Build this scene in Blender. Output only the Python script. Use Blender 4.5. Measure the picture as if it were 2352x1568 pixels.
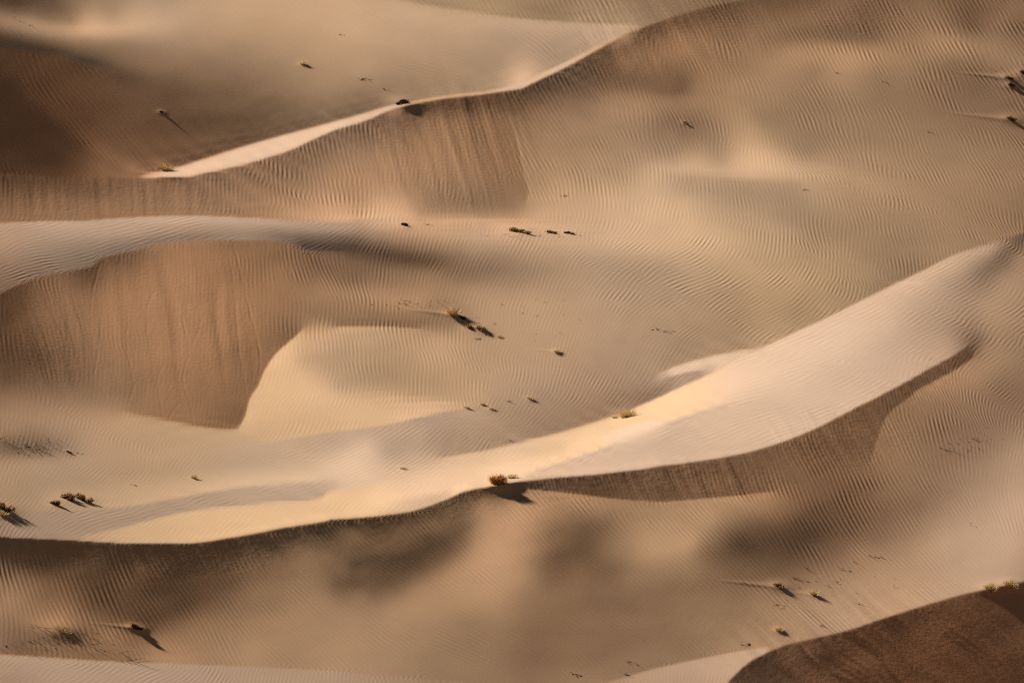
import bpy, math, random
import numpy as np
from mathutils import Vector

for o in list(bpy.data.objects): bpy.data.objects.remove(o)
C = bpy.context.scene.collection

# ------------------------------------------------------------------ camera
DIST, PITCH0, WIDTH = 250.0, math.radians(24.0), 40.0      # a long lens on a hill above the dunes
CAM = np.array([0.0, -DIST*math.cos(PITCH0), DIST*math.sin(PITCH0)])
cam_data = bpy.data.cameras.new('camera')
cam_data.sensor_fit = 'HORIZONTAL'; cam_data.sensor_width = 36.0
cam_data.lens = 36.0*DIST/WIDTH
cam_data.clip_start = 1.0; cam_data.clip_end = 20000.0
cam = bpy.data.objects.new('camera', cam_data); C.objects.link(cam)
cam.location = CAM; cam.rotation_euler = (math.pi/2-PITCH0, 0, 0)
bpy.context.scene.camera = cam
sc = bpy.context.scene

# ------------------------------------------------------------------ sky, sun, exposure
SUN_EL, SUN_AZ = math.radians(27.0), (-0.80, 0.60)
world = bpy.data.worlds.new('World'); sc.world = world; world.use_nodes = True
nt = world.node_tree; nt.nodes.clear()
sky = nt.nodes.new('ShaderNodeTexSky'); sky.sky_type = 'NISHITA'; sky.sun_disc = False
sky.sun_elevation = SUN_EL; sky.sun_rotation = math.atan2(SUN_AZ[0], SUN_AZ[1])
sky.altitude = 3500.0; sky.dust_density = 0.3; sky.air_density = 0.6
bg = nt.nodes.new('ShaderNodeBackground'); bg.inputs['Strength'].default_value = 0.05
wo = nt.nodes.new('ShaderNodeOutputWorld')
dust = nt.nodes.new('ShaderNodeMix'); dust.data_type = 'RGBA'; dust.blend_type = 'MULTIPLY'   # dust in the air: a less blue sky, the same all round
dust.inputs[0].default_value = 1.0; dust.inputs[7].default_value = (1.0, .76, .50, 1.0)
nt.links.new(sky.outputs[0], dust.inputs[6]); nt.links.new(dust.outputs[2], bg.inputs[0]); nt.links.new(bg.outputs[0], wo.inputs[0])
sun_data = bpy.data.lights.new('sun', 'SUN'); sun_data.energy = 5.0; sun_data.angle = math.radians(2.5)
sun_data.color = (1.0, 0.965, 0.91)
sun = bpy.data.objects.new('sun', sun_data); C.objects.link(sun)
_d = Vector((SUN_AZ[0]*math.cos(SUN_EL), SUN_AZ[1]*math.cos(SUN_EL), math.sin(SUN_EL)))
sun.rotation_euler = _d.to_track_quat('Z', 'Y').to_euler(); sun.location = _d*400
sc.view_settings.view_transform = 'Standard'; sc.view_settings.look = 'None'
sc.view_settings.gamma = 1.0; sc.view_settings.exposure = 0.83
sc.view_settings.use_curve_mapping = False
sc.cycles.max_bounces = 6; sc.cycles.diffuse_bounces = 3
sc.cycles.use_denoising = False; sc.cycles.filter_width = 1.15
RIPPLE_K, ALBEDO = 0.13, 0.33
# Field sketch of the dunes. Every mark is read off the photograph in nine overlapping
# tiles; TILE gives a tile's origin in picture units (2352 wide, 1568 high, v down).
TILE = {'a0': (0, 0), 'b0': (752.6, 0), 'c0': (1505.3, 0),
        'a1': (0, 498.6), 'b1': (752.6, 498.6), 'c1': (1505.3, 498.6),
        'a2': (0, 1003.8), 'b2': (752.6, 1003.8), 'c2': (1505.3, 1003.8)}
# crest lines and sharp feet, where the slope breaks
CREASES = [
 [('a0', '-200,1090 0,1108 250,1125 500,1140 700,1142 950,1138 1200,1125 1400,1085 1560,1050 1700,1008 1850,960 2000,890 2150,825'),
  ('b0', '100,815 250,768 400,705 560,665 750,632 950,610 1090,590 1230,570 1300,535 1450,465 1560,410 1700,330 1850,252 2010,180 2150,130'),
  ('c0', '100,115 250,72 400,35 550,8 650,-15 900,-60 1200,-120')],
 [('a0', '840,1126 980,1105 1150,1065 1400,985 1700,895 2000,815'), ('b0', '0,790 200,735 400,675 560,645 750,614 950,592 1060,577 1200,540 1400,452 1550,382 1700,306 1900,214 1960,192')],
 [('b0', '400,-4 700,55 1000,100 1300,130 1600,150 1900,165')],
 [('a0', '-200,1440 0,1425 250,1415 500,1412 800,1392 1150,1378 1500,1388 1800,1402'), ('b0', '0,1418 300,1410')],
 [('a1', '-200,580 0,490 100,440 300,370 560,325 620,275 750,240 900,205 1100,165 1300,150 1500,150 1750,155 1900,185 1950,215 2200,226')],
 [('a1', '1935,710 1850,790 1760,870 1690,970 1640,1080 1590,1160 1560,1270 1520,1340 1495,1355 1300,1345 1100,1310 900,1270 780,1235')],
 [('a1', '1500,1450 1730,1435 1950,1400'), ('b1', '0,1375 300,1340 600,1275 870,1220 1000,1203')],
 [('b1', '2050,1032 2085,1012'), ('c1', '60,982 150,945 350,890 600,845 680,835')],
 [('b1', '2160,1022 2230,1008'), ('c1', '200,990 300,978')],
 [('b1', '700,1540 1000,1490 1300,1420 1500,1370 1700,1310 1870,1255 2000,1200'),
  ('c1', '0,1160 150,1090 350,1000 520,915 680,835 900,730 1100,640 1300,540 1500,440 1700,345 1900,245 2100,180 2352,105 2600,60')],
 [('a2', '-200,490 0,482 300,475 600,465 850,440 1100,395 1350,350 1600,315 1900,295 2040,287')],
 [('a2', '-200,636 0,640 200,648 450,660 700,675 950,680 1150,680 1300,670 1450,645 1600,620 1800,580 2000,550 2150,520'),
  ('b2', '0,530 250,510 470,485 600,455 750,400 860,350 1000,320 1150,295 1400,265 1700,240 2000,205'),
  ('c2', '0,190 200,165 400,135 600,95 780,40'),
  ('c1', '900,1400 1060,1330 1250,1230 1430,1140 1600,1050 1750,965 1880,895 1980,830 2010,815')],
 [('c1', '2030,860 2020,900 1930,965 1850,1010 1660,1110 1640,1135 1500,1240 1440,1340 1400,1450 1370,1568'), ('c2', '1365,150')],
 [('c2', '430,1650 460,1568 520,1500 620,1420 780,1345 900,1310 1200,1240 1400,1175 1600,1110 1900,1020 2150,960 2352,920 2600,860')],
 [('b2', '1730,1580 2000,1500'), ('c2', '0,1475 300,1410 600,1355 760,1332')],
 [('a2', '-200,1370 0,1385 300,1405 700,1430 1100,1445 1700,1470'), ('b2', '0,1490 500,1535 1040,1572')],
 [('a0', '-200,290 0,312 300,350 600,430 750,478')],
 # right edge of the smooth face under the far crest
 [('b0', '1165,800 1205,930 1235,1080 1275,1220 1260,1300')],
 # feet of the shaded slip faces
 [('b2', '1250,332 1500,355 1800,392'), ('c2', '0,412 200,402 500,377 760,346')],
 # golden face under the rippled top, grey bands over golden sand
 [('a2', '480,628 700,595 900,545 1200,475 1500,442 2000,402'), ('b2', '0,352 200,318 380,285')],
 [('b2', '1240,228 1500,146 1800,40'), ('b1', '1750,1395 2000,1312'), ('c1', '60,1296 300,1228 480,1176')],
 [('b1', '30,706 200,698 400,702 600,716')],
]
# light read along strokes and at points: x,y:luma (0..255), > joins the readings of one stroke
TONES = {
'a0': '''-60,20:62>100,30:66>250,20:85 100,80:85>250,90:100 450,60:118 450,140:118>250,120:105 750,40:140 1050,40:152 700,110:142
-100,105:115>0,135:128>150,162:142>350,192:156>550,216:178>750,205:172>950,175:170>1200,130:165
0,200:88>300,243:112>600,272:122>900,290:132>1200,340:138 0,255:55>150,275:66>400,325:80>600,365:92>900,430:108>1200,510:112
-60,285:20>0,298:20>150,315:30>300,340:38>450,375:46>600,418:58>800,480:75>1000,535:92>1300,600:105>1600,640:110
900,350:122 1500,480:126 1250,420:128 50,400:58>300,425:60>600,510:70>850,580:82>1200,670:92>1600,720:100>2000,730:115>2300,650:125
100,600:58 400,700:64 800,800:74>1200,860:80>1600,840:90>2000,765:104 50,850:54 200,950:58 500,920:68 900,950:80>1300,960:82
-60,1060:62>50,1075:68>300,1085:80>600,1070:100>850,1085:108 780,1030:92
1500,300:156 2000,300:168 1200,230:152 1500,100:172 2200,100:175 2300,450:158 2000,540:140 1800,480:140 1800,150:172 2300,250:168
940,1122:195>1200,1085:205>1450,1030:206>1700,960:206>2000,862:206>2340,745:206
-60,1140:78>50,1150:80>300,1170:90>600,1182:98>1000,1178:108>1400,1125:110>1700,1050:108>2000,940:104>2300,820:100
50,1300:98 300,1300:112 700,1290:122 1100,1280:125 1500,1250:126 1800,1150:118 2000,1060:122 2200,1000:122
1900,1260:134 2200,1220:138 0,1405:120>400,1390:116>800,1365:122>1200,1355:124>1600,1365:128>1900,1388:160>2340,1408:182
-60,1455:150>0,1445:155>600,1428:162>1200,1400:168>1700,1412:168>2000,1432:160>2340,1455:148''',
'b0': '''700,20:138 1200,60:140 1600,80:138 2000,60:125 2250,20:116 1500,20:126 1950,130:142 500,10:150
450,40:172>800,100:172>1200,145:165>1600,170:166>1950,192:168 200,200:172 700,250:160 1200,280:150 1600,270:152
200,400:156 700,420:146 1100,430:146 1400,360:146 700,560:140 300,560:130 1000,520:142 150,640:112>350,630:122>550,610:132 50,740:102>200,690:108 1500,180:158
10,812:206>200,762:206>350,718:202>480,678:192 540,657:192>750,623:188>950,601:188>1080,585:192>1300,507:202>1450,440:200>1600,366:192>1800,272:178>1920,222:168
20,860:100>150,815:98>300,780:94>450,728:88>600,690:80>800,658:76>1000,638:78>1150,615:70>1350,575:74>1500,500:78>1650,420:78>1800,325:80>2000,228:86>2150,165:82>2340,110:86
100,960:132 400,830:116 800,720:106 1050,700:98 650,780:116 100,1100:142 350,1000:132 600,950:124 900,900:118 1100,850:112 1200,760:105 200,1250:144 500,1200:132 700,1150:126 900,1200:122 1100,1300:112 1150,850:110>1185,1000:113>1210,1150:115>1235,1280:118 1225,860:122>1270,1000:131>1300,1130:136>1340,1230:148
0,1402:184>400,1402:182>800,1418:180>1200,1424:174>1500,1424:170 200,1360:150 600,1375:138>900,1385:130>1200,1385:140 0,1460:148>400,1455:152>700,1458:158>1000,1460:160
1330,950:132 1500,900:130 1700,820:132 1900,760:136 1400,700:112>1600,650:112 1500,560:88>1700,555:90>1950,540:96>2200,560:102 1300,650:94 
1900,380:122 2100,400:126 2250,350:122 1750,640:124>1950,622:130>2200,640:128 2000,300:110 2250,220:108
1600,1100:142 1900,1150:152 2200,1130:164 2080,1085:172>2340,1095:178 1500,1200:160 1800,1260:172 2100,1290:177 2300,1310:178
1500,1350:165 1800,1400:170 2200,1420:170 1700,1500:166 2100,1520:166 1900,950:136 2200,850:134 2100,1000:142''',
'c0': '''0,180:88>150,135:88>300,95:80>450,62:82>600,45:86>800,35:86>1000,30:92 100,250:112 300,250:118 600,180:114>900,150:110>1200,130:108
1500,80:104 1900,80:96 2000,180:88 2300,30:106 2200,130:112 2300,220:98
60,450:106 0,590:88>100,590:86>165,575:86>190,520:92 60,660:124>200,650:126>260,560:126 250,380:114 500,340:118>700,325:128>850,300:136>1000,292:140>1150,295:142>1300,308:142>1500,338:140>1700,395:130
700,260:112>1000,250:106>1400,270:108 1620,195:120>1750,240:140>1900,280:144>2050,320:136>2200,365:130>2340,410:128 2050,440:102 2300,560:100 1900,420:112
600,450:132 1000,450:128 1400,480:126 1800,550:116 2200,650:106 300,620:130 700,700:136 1100,650:130 1500,640:126 1900,720:114 2300,800:106 1950,640:110
300,740:118 150,850:110>60,790:110>220,760:110 470,740:140>560,800:150>640,900:158>760,1000:166>900,1075:172 620,820:154 480,900:150 380,880:130 660,770:128>800,880:134>960,1010:140 400,1010:140 100,1000:138
0,1080:172>150,1090:178>300,1107:182>450,1118:183>600,1126:184>750,1129:184>930,1128:182 1080,1125:166 1200,950:138 1600,1000:138 2000,1050:134 2300,1100:128
60,1115:160>300,1140:154>600,1158:150>900,1165:152 200,1190:154>500,1210:149>800,1215:148 1100,1190:158 1400,1230:150 1700,1280:138 2000,1300:128 2300,1300:116
50,1330:177 200,1420:172 500,1400:156 900,1400:140 1400,1420:136 1900,1430:130 2300,1420:118 400,1510:168 800,1500:152 1300,1520:132 1900,1500:134 2250,1530:130''',
'a1': '''-60,55:155>100,58:160>500,48:166>900,30:170>1300,22:172>1700,32:170>2100,42:162 -60,160:148>100,150:150>400,150:148>800,108:152>1200,85:150>1500,85:142>1750,95:126>2000,125:108>2300,130:108
-60,300:122>100,290:122>300,270:122>500,240:120>700,205:116>900,170:118>1150,132:120>1350,125:124 60,430:106>250,365:108
0,560:60>80,520:64>160,490:74 560,352:66 690,268:84>900,232:104 1920,195:66>2080,208:62>2200,212:62>2340,215:64 1980,160:84>2340,170:88
160,580:80 330,450:100 450,480:106 700,380:118 1000,280:124 1300,220:125 1600,215:112>1850,225:106 1800,320:116 1800,420:120 1450,230:112
100,750:74 50,900:68 300,800:88 300,950:78 50,1040:74 250,620:95
700,600:125 1100,600:127 1500,600:126 1800,600:118 600,900:112 900,900:121 1300,900:118 1600,850:108 1750,760:105>1860,710:105
550,1100:102 800,1150:108 1100,1150:110 1400,1200:104 1500,1280:98 1600,1000:102
1950,350:100>2200,350:102 2300,420:112 1950,550:122>2200,560:126 2050,460:128>2300,500:136 2000,275:92>2300,280:92
-60,1130:100>100,1130:104>300,1175:114>500,1215:124 100,1250:128>400,1300:138>800,1310:150>1100,1372:156>1400,1405:161>1650,1415:166
-60,1390:122>100,1380:126 0,1480:96>120,1470:98>250,1500:108>450,1520:130 750,1440:150>1000,1440:152 350,1400:132
-60,1565:136>200,1562:140>700,1545:150>1300,1510:158>1700,1475:165>2200,1415:168
1650,1150:190>1570,1310:186 1800,960:190>1950,1030:190>2100,1110:190>2250,1160:187 1700,1300:184>2000,1250:186>2250,1250:186 1740,935:194>1830,850:192>1920,775:178 1850,940:186
2000,740:172>2150,735:170>2340,740:166 2050,850:160 2250,900:156 2200,1020:158>2050,950:160>1930,880:164 1980,660:120>2250,645:118''',
'b1': '''0,48:158>400,80:165>800,114:166>1300,154:166>1800,192:168>2200,224:168 100,130:110>500,180:118>900,220:134>1300,240:144>1700,260:150>2200,300:150
0,212:62>150,212:62>300,222:64>500,262:74>700,308:90>900,335:104>1100,362:114>1300,390:124
100,290:94>400,325:102>700,385:116 100,400:100>350,420:116>700,460:130>1100,500:140
300,530:144>600,540:142 100,560:124>350,580:126 50,660:112>300,660:108>600,670:108>800,700:116 150,500:138
0,735:168>150,722:162>300,722:158>600,738:148>900,752:142 100,810:152 1300,480:146 1700,500:146 2200,450:142 1500,620:146 2000,650:142 2250,700:142
1000,850:148 1500,800:148 2000,850:142 2250,880:138 200,950:152 600,1000:155 1000,1000:155 1500,1000:148 1900,980:142
60,1060:157>200,1100:158>450,1140:160>740,1180:162 1000,1130:160 1300,1100:152 50,1135:189>200,1165:187>450,1200:186>740,1224:182 100,1260:188>400,1270:187
50,1400:170>300,1370:167>600,1310:160>1000,1240:150>1400,1175:140>1800,1105:134>2200,1060:128
700,1430:147 1100,1350:140>1400,1320:132>1700,1250:126>2000,1150:120 1250,1400:134>1600,1310:128 900,1465:150 400,1500:158
2180,988:192>2330,932:204 1300,1440:196>1500,1392:204>1700,1340:212>1900,1275:222>2200,1150:226 1500,1480:198>1200,1500:192 1500,1530:220>1900,1370:228>2250,1250:230 1850,1480:190>2200,1350:190 1000,1530:184''',
'c1': '''200,100:174 500,150:164 800,250:153 1100,350:148 1350,380:138 100,235:162 300,300:153 600,400:150 900,460:150 1150,520:145
100,400:142 500,500:141 900,600:138 300,600:140 200,750:138 500,750:135 1000,150:137 1500,200:130 2000,100:126 1600,320:120 1400,430:128
40,998:206>200,950:206>350,905:206>550,865:198 100,1070:148>300,995:150
30,1160:222>200,1085:220>400,985:216>600,890:208>800,800:205>1000,705:202>1300,565:196>1600,420:190>1900,278:180>2150,190:160
50,1240:228>200,1195:225>400,1120:218>600,1040:212>900,930:205>1200,830:198>1500,650:184>1750,500:166>2000,350:140>2150,255:124
250,1285:192>500,1230:194>900,1110:195>1300,950:187>1600,800:170>1850,650:150>1900,550:148
200,1400:190>600,1350:192>1000,1230:191>1300,1110:188>1600,960:178>1850,830:160 900,1360:190>600,1450:190
2400,115:78>2340,150:80>2250,212:90>2150,290:105>2050,400:120>1980,480:136 2320,260:138 2200,400:145 2100,520:147 2300,600:138 2100,700:142 2300,800:128
2050,790:96 2022,835:76>1960,885:78>1800,980:82>1650,1080:78>1530,1120:82>1350,1235:86>1150,1335:90>1000,1400:90 1300,1400:92 1100,1450:94 1450,1260:90
1760,1100:138>1950,1010:136 1600,1215:122 2100,950:137 2300,950:124 2085,850:138
2000,1100:130 2200,1080:112 1800,1210:116 2000,1200:118 2300,1200:108 1540,1290:118 1480,1450:120 1700,1400:112 2000,1400:116 2250,1400:128 2320,1500:150 2100,1520:130''',
'a2': '''200,150:144>600,140:150>1000,125:157>1500,85:165>2000,55:171 100,250:140>500,250:145>1000,230:153>1500,190:162>2000,140:173 2300,130:188
100,400:138>300,430:149>700,395:162>1100,350:173>1500,298:187>1900,262:194>2060,255:197>2200,180:200>2340,80:200
100,510:138>500,490:144>900,448:150>1300,390:155>1700,345:166>2100,315:172 100,610:138>400,605:141>700,565:143>900,520:146>1200,450:152>1500,420:158>2000,380:166
500,645:150>700,625:168>900,590:176>1200,530:185>1600,480:193>2000,440:198>2300,400:199 1000,655:176>1300,645:188>1600,590:194
-60,660:56>100,668:56>400,688:55>800,705:55>1200,705:57>1600,648:58>2000,580:62>2340,542:64
100,780:78 500,800:76 900,800:79 1300,790:76 1600,720:84 1900,680:102 2200,610:97
100,900:108 400,920:88 800,950:83 1100,950:76 1400,900:83 1700,830:106 2000,760:115
50,1020:130 300,1000:102 600,1050:80 900,1050:71>1150,1070:74>1350,1000:86 700,1110:80>950,1140:75
100,1080:128 400,1120:124 680,1195:98 950,1245:84
1600,1000:118 1900,900:126 2200,850:110 2330,830:90 2100,980:124 2300,1000:118
200,1180:122 100,1260:104>400,1280:108 200,1345:105>600,1360:110>850,1400:116 700,1270:122 1000,1310:125 1300,1200:120 1700,1150:128 2200,1100:134
1100,1390:138 1600,1370:142 2100,1380:143 2250,1450:144 -60,1420:150>100,1430:151>500,1455:152>900,1475:151>1500,1505:149>2200,1535:150 100,1530:141''',
'b2': '''50,350:199>300,290:198>500,240:193>900,165:197>1200,100:206 150,440:204>500,380:211>900,270:218>1300,170:224>1650,75:228 1300,40:202>1000,90:196
450,465:184>750,378:184 1300,235:197>1700,175:193>2100,125:191 950,300:198
100,555:58>400,520:66>600,485:72>750,435:76>950,355:74>1150,325:72>1400,298:72>1700,275:74>2000,240:78>2330,195:84
2000,340:92>2300,320:94 1600,325:86 200,620:100 500,560:91 800,490:98 1000,430:138 1200,385:144>1500,408:142>1800,445:132>2100,447:134>2340,430:141
860,590:88>740,640:78>600,700:71>440,770:65>300,800:65>150,835:73 880,665:106>760,765:98>620,850:93>470,905:88>300,930:88 910,730:138>800,830:136>650,930:131>480,990:119>300,1015:104 980,560:134>950,640:136 700,560:94>500,620:91>300,680:90 100,720:95 50,940:88>350,940:92
1120,550:150>1060,650:151>1050,780:152>1000,870:153>850,910:152>700,1010:146>400,1075:138 
1480,600:102>1560,645:86>1520,720:80>1440,765:86>1370,835:101 1400,540:128>1340,620:131>1290,720:134>1240,820:140 1650,600:86>1700,665:91 1650,735:85>1750,795:97>1850,860:111 1800,560:104
2050,560:143>2340,490:148 2000,740:143>2200,720:149>2340,670:150 1800,640:120 1750,780:108 1300,950:128 1600,880:108 2000,870:126 2300,850:126
1100,1050:146 1400,1130:120 1800,1000:112 2200,1000:110 500,1250:140 900,1200:131 1300,1300:112 1800,1200:111 2200,1200:111
300,1400:142 700,1400:126 1200,1420:114 1700,1380:117 2100,1350:117 900,1480:126 1400,1530:117 2000,1465:118 1950,1530:156>2340,1460:160 200,1545:148''',
'c2': '''50,230:82>200,210:86>400,190:92>600,150:94 400,270:95 700,210:96 1000,150:94 1200,100:94 1320,50:96 100,380:88>200,375:90>450,350:94>700,320:96
50,440:142>300,425:147>500,405:145>720,380:136 100,590:150>350,530:147 800,470:112 950,350:102 1200,300:97 1320,250:104
500,660:72>700,620:69>850,600:65>1000,560:70>1080,560:74 1050,660:72 700,760:72>850,760:72>970,720:74 1250,600:84 1100,480:86
1500,150:124 1600,300:116 1800,200:118 2100,100:128 1500,450:106 1700,450:118 1400,650:110 1600,600:126 1300,720:126
300,700:104 100,720:140 200,850:120 1900,400:136 2200,300:152 2100,500:163 2320,400:170 1800,650:158 2000,700:166 2300,700:168
1600,850:152 1900,850:160 2200,820:165 1300,850:138 1000,900:124 400,900:110 100,950:109 600,1000:117 900,1050:136 1200,1000:147
100,1150:114 500,1150:122 900,1150:142 1200,1150:154>1600,1060:160>2100,940:163 700,1250:142 300,1300:123>600,1310:142
100,1495:160>300,1450:165>500,1410:168>700,1360:169 480,1490:168>350,1545:166
500,1560:54>620,1460:55>800,1380:57>1000,1315:59>1300,1235:59>1600,1150:58>1900,1065:56>2150,1000:54>2340,970:42
900,1500:62 1300,1450:66 1800,1300:63 2200,1250:59 2000,1500:60 2300,1500:50''',
}
# kinds of sand: coarse grey ripple sand, pale windward sand, golden fine sand, plain sand,
# brown slip-face sand, dark red-brown; the browns also paint in shade (redder is a little darker)
SAND = {'g': (1, .69, .495), 'p': (1, .695, .49), 'y': (1, .635, .335), 'n': (1, .61, .34),
        'm': (1, .54, .27), 's': (1, .495, .23), 'd': (1, .435, .185)}
KINDS = {  # browns laid on shaded faces and hollows put shade into the colour
'a0': 'm:150,50 m:400,100 y:700,80 p:1100,80 p:150,165 y:550,215 p:850,180 n:300,255 n:600,300 n:900,400 n:1200,480 n:1600,250 n:2100,200 n:2000,550 n:1600,550 d:100,450 d:500,700 d:200,900 d:1000,850 m:1500,700 m:1300,850 n:2100,680 p:1100,1100 p:1700,960 p:2200,790 s:100,1200 s:300,1250 s:1000,1250 s:1700,1200 s:2200,1200 y:2250,1400 p:300,1450 p:1000,1420 p:1700,1430 g:2200,1480',
'b0': 'y:700,20 y:1300,70 y:1900,80 g:500,120 g:1200,170 g:1900,190 n:500,300 n:1200,380 n:700,500 p:50,815 p:400,700 p:1200,560 p:1500,420 s:600,900 s:1000,1000 s:300,1200 s:1200,700 s:1700,400 s:2100,350 s:1200,1300 s:1200,1000 s:2100,200 m:1900,560 n:1600,950 n:1900,720 n:2200,680 g:2100,1120 y:1800,1260 y:1450,1400 y:2200,1300 y:200,1405 y:900,1425 g:300,1500 g:1000,1500',
'c0': 's:300,200 s:900,100 s:1400,150 m:2000,100 s:100,500 n:700,450 n:1400,500 n:2000,600 n:1500,900 y:700,980 y:500,850 m:200,800 g:100,1150 g:400,1220 g:900,1300 n:1500,1250 y:300,1470 m:2100,1350 n:1300,1450 n:1900,1100 y:100,1350 n:2300,250 n:1100,330',
'a1': 'p:500,80 p:300,250 p:800,150 g:1500,60 g:2100,120 d:40,600 s:200,700 s:700,500 s:1200,800 s:1600,500 s:100,950 s:1400,1200 s:1100,250 s:1600,230 s:2100,300 m:2200,420 n:2200,530 m:1950,560 n:300,1250 n:900,1330 n:1400,1400 y:1700,1400 y:1900,1200 y:2200,1200 y:1700,1120 y:1850,870 g:2150,900 n:2100,740 p:500,1560 p:1700,1500',
'b1': 'g:300,130 g:1000,190 g:1700,230 s:300,300 m:700,380 n:900,500 n:1500,600 m:200,600 m:600,640 n:600,900 n:1500,850 n:2200,700 y:400,1210 y:100,1200 g:200,1430 g:700,1300 g:1400,1200 g:1900,1100 n:1100,1420 m:1700,1270 y:1900,1290 y:2250,1200 p:1800,1500 p:2250,1400 y:1500,1500 p:2300,950 n:900,1100',
'c1': 'y:300,130 y:500,200 y:700,300 y:1000,330 y:1200,400 g:200,330 n:700,600 n:300,700 n:1500,150 n:2000,80 n:1000,130 n:1700,280 y:250,1160 p:800,860 p:650,1080 p:1300,700 p:1800,450 p:700,1280 p:1500,900 p:1100,1150 p:1000,760 p:2100,230 n:2250,400 n:2200,700 n:2250,900 s:1950,890 s:1800,970 s:1300,1350 s:1100,1460 m:1900,1150 m:1700,1350 m:2250,1150 p:2300,1500 p:300,900 g:120,1070',
'a2': 'p:300,150 p:1500,100 y:1200,320 y:1800,260 y:500,410 y:100,420 p:300,540 p:1000,440 p:1900,330 y:1200,580 y:2000,500 y:800,630 p:200,610 s:300,720 s:900,850 s:1300,800 m:1900,900 s:600,1050 s:1200,1050 m:300,1150 n:1500,1250 n:2100,1250 m:500,1280 n:1500,1420 p:300,1500 p:1200,1520 n:2000,720 p:2250,150',
'b2': 'y:200,450 y:900,260 y:1500,110 y:500,370 p:700,400 g:500,150 p:1700,180 p:1200,250 s:400,550 s:1000,330 s:1800,330 m:500,650 n:1000,600 s:600,750 s:1500,650 n:1100,850 n:2000,740 n:2100,530 m:1500,850 m:1500,1200 n:600,1150 m:1500,1400 n:2000,1480 n:600,1400 p:200,1550 p:2150,1520',
'c2': 's:500,250 s:1100,120 n:200,560 n:400,450 s:800,650 s:1000,560 m:1600,350 m:1400,600 m:900,400 p:1900,750 p:2200,450 n:1500,950 m:400,950 n:900,1100 p:1200,1100 n:500,1250 p:300,1480 p:680,1370 p:2200,800 d:800,1450 d:1200,1400 d:1700,1300 d:2200,1150 d:2000,1500',
}
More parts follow.
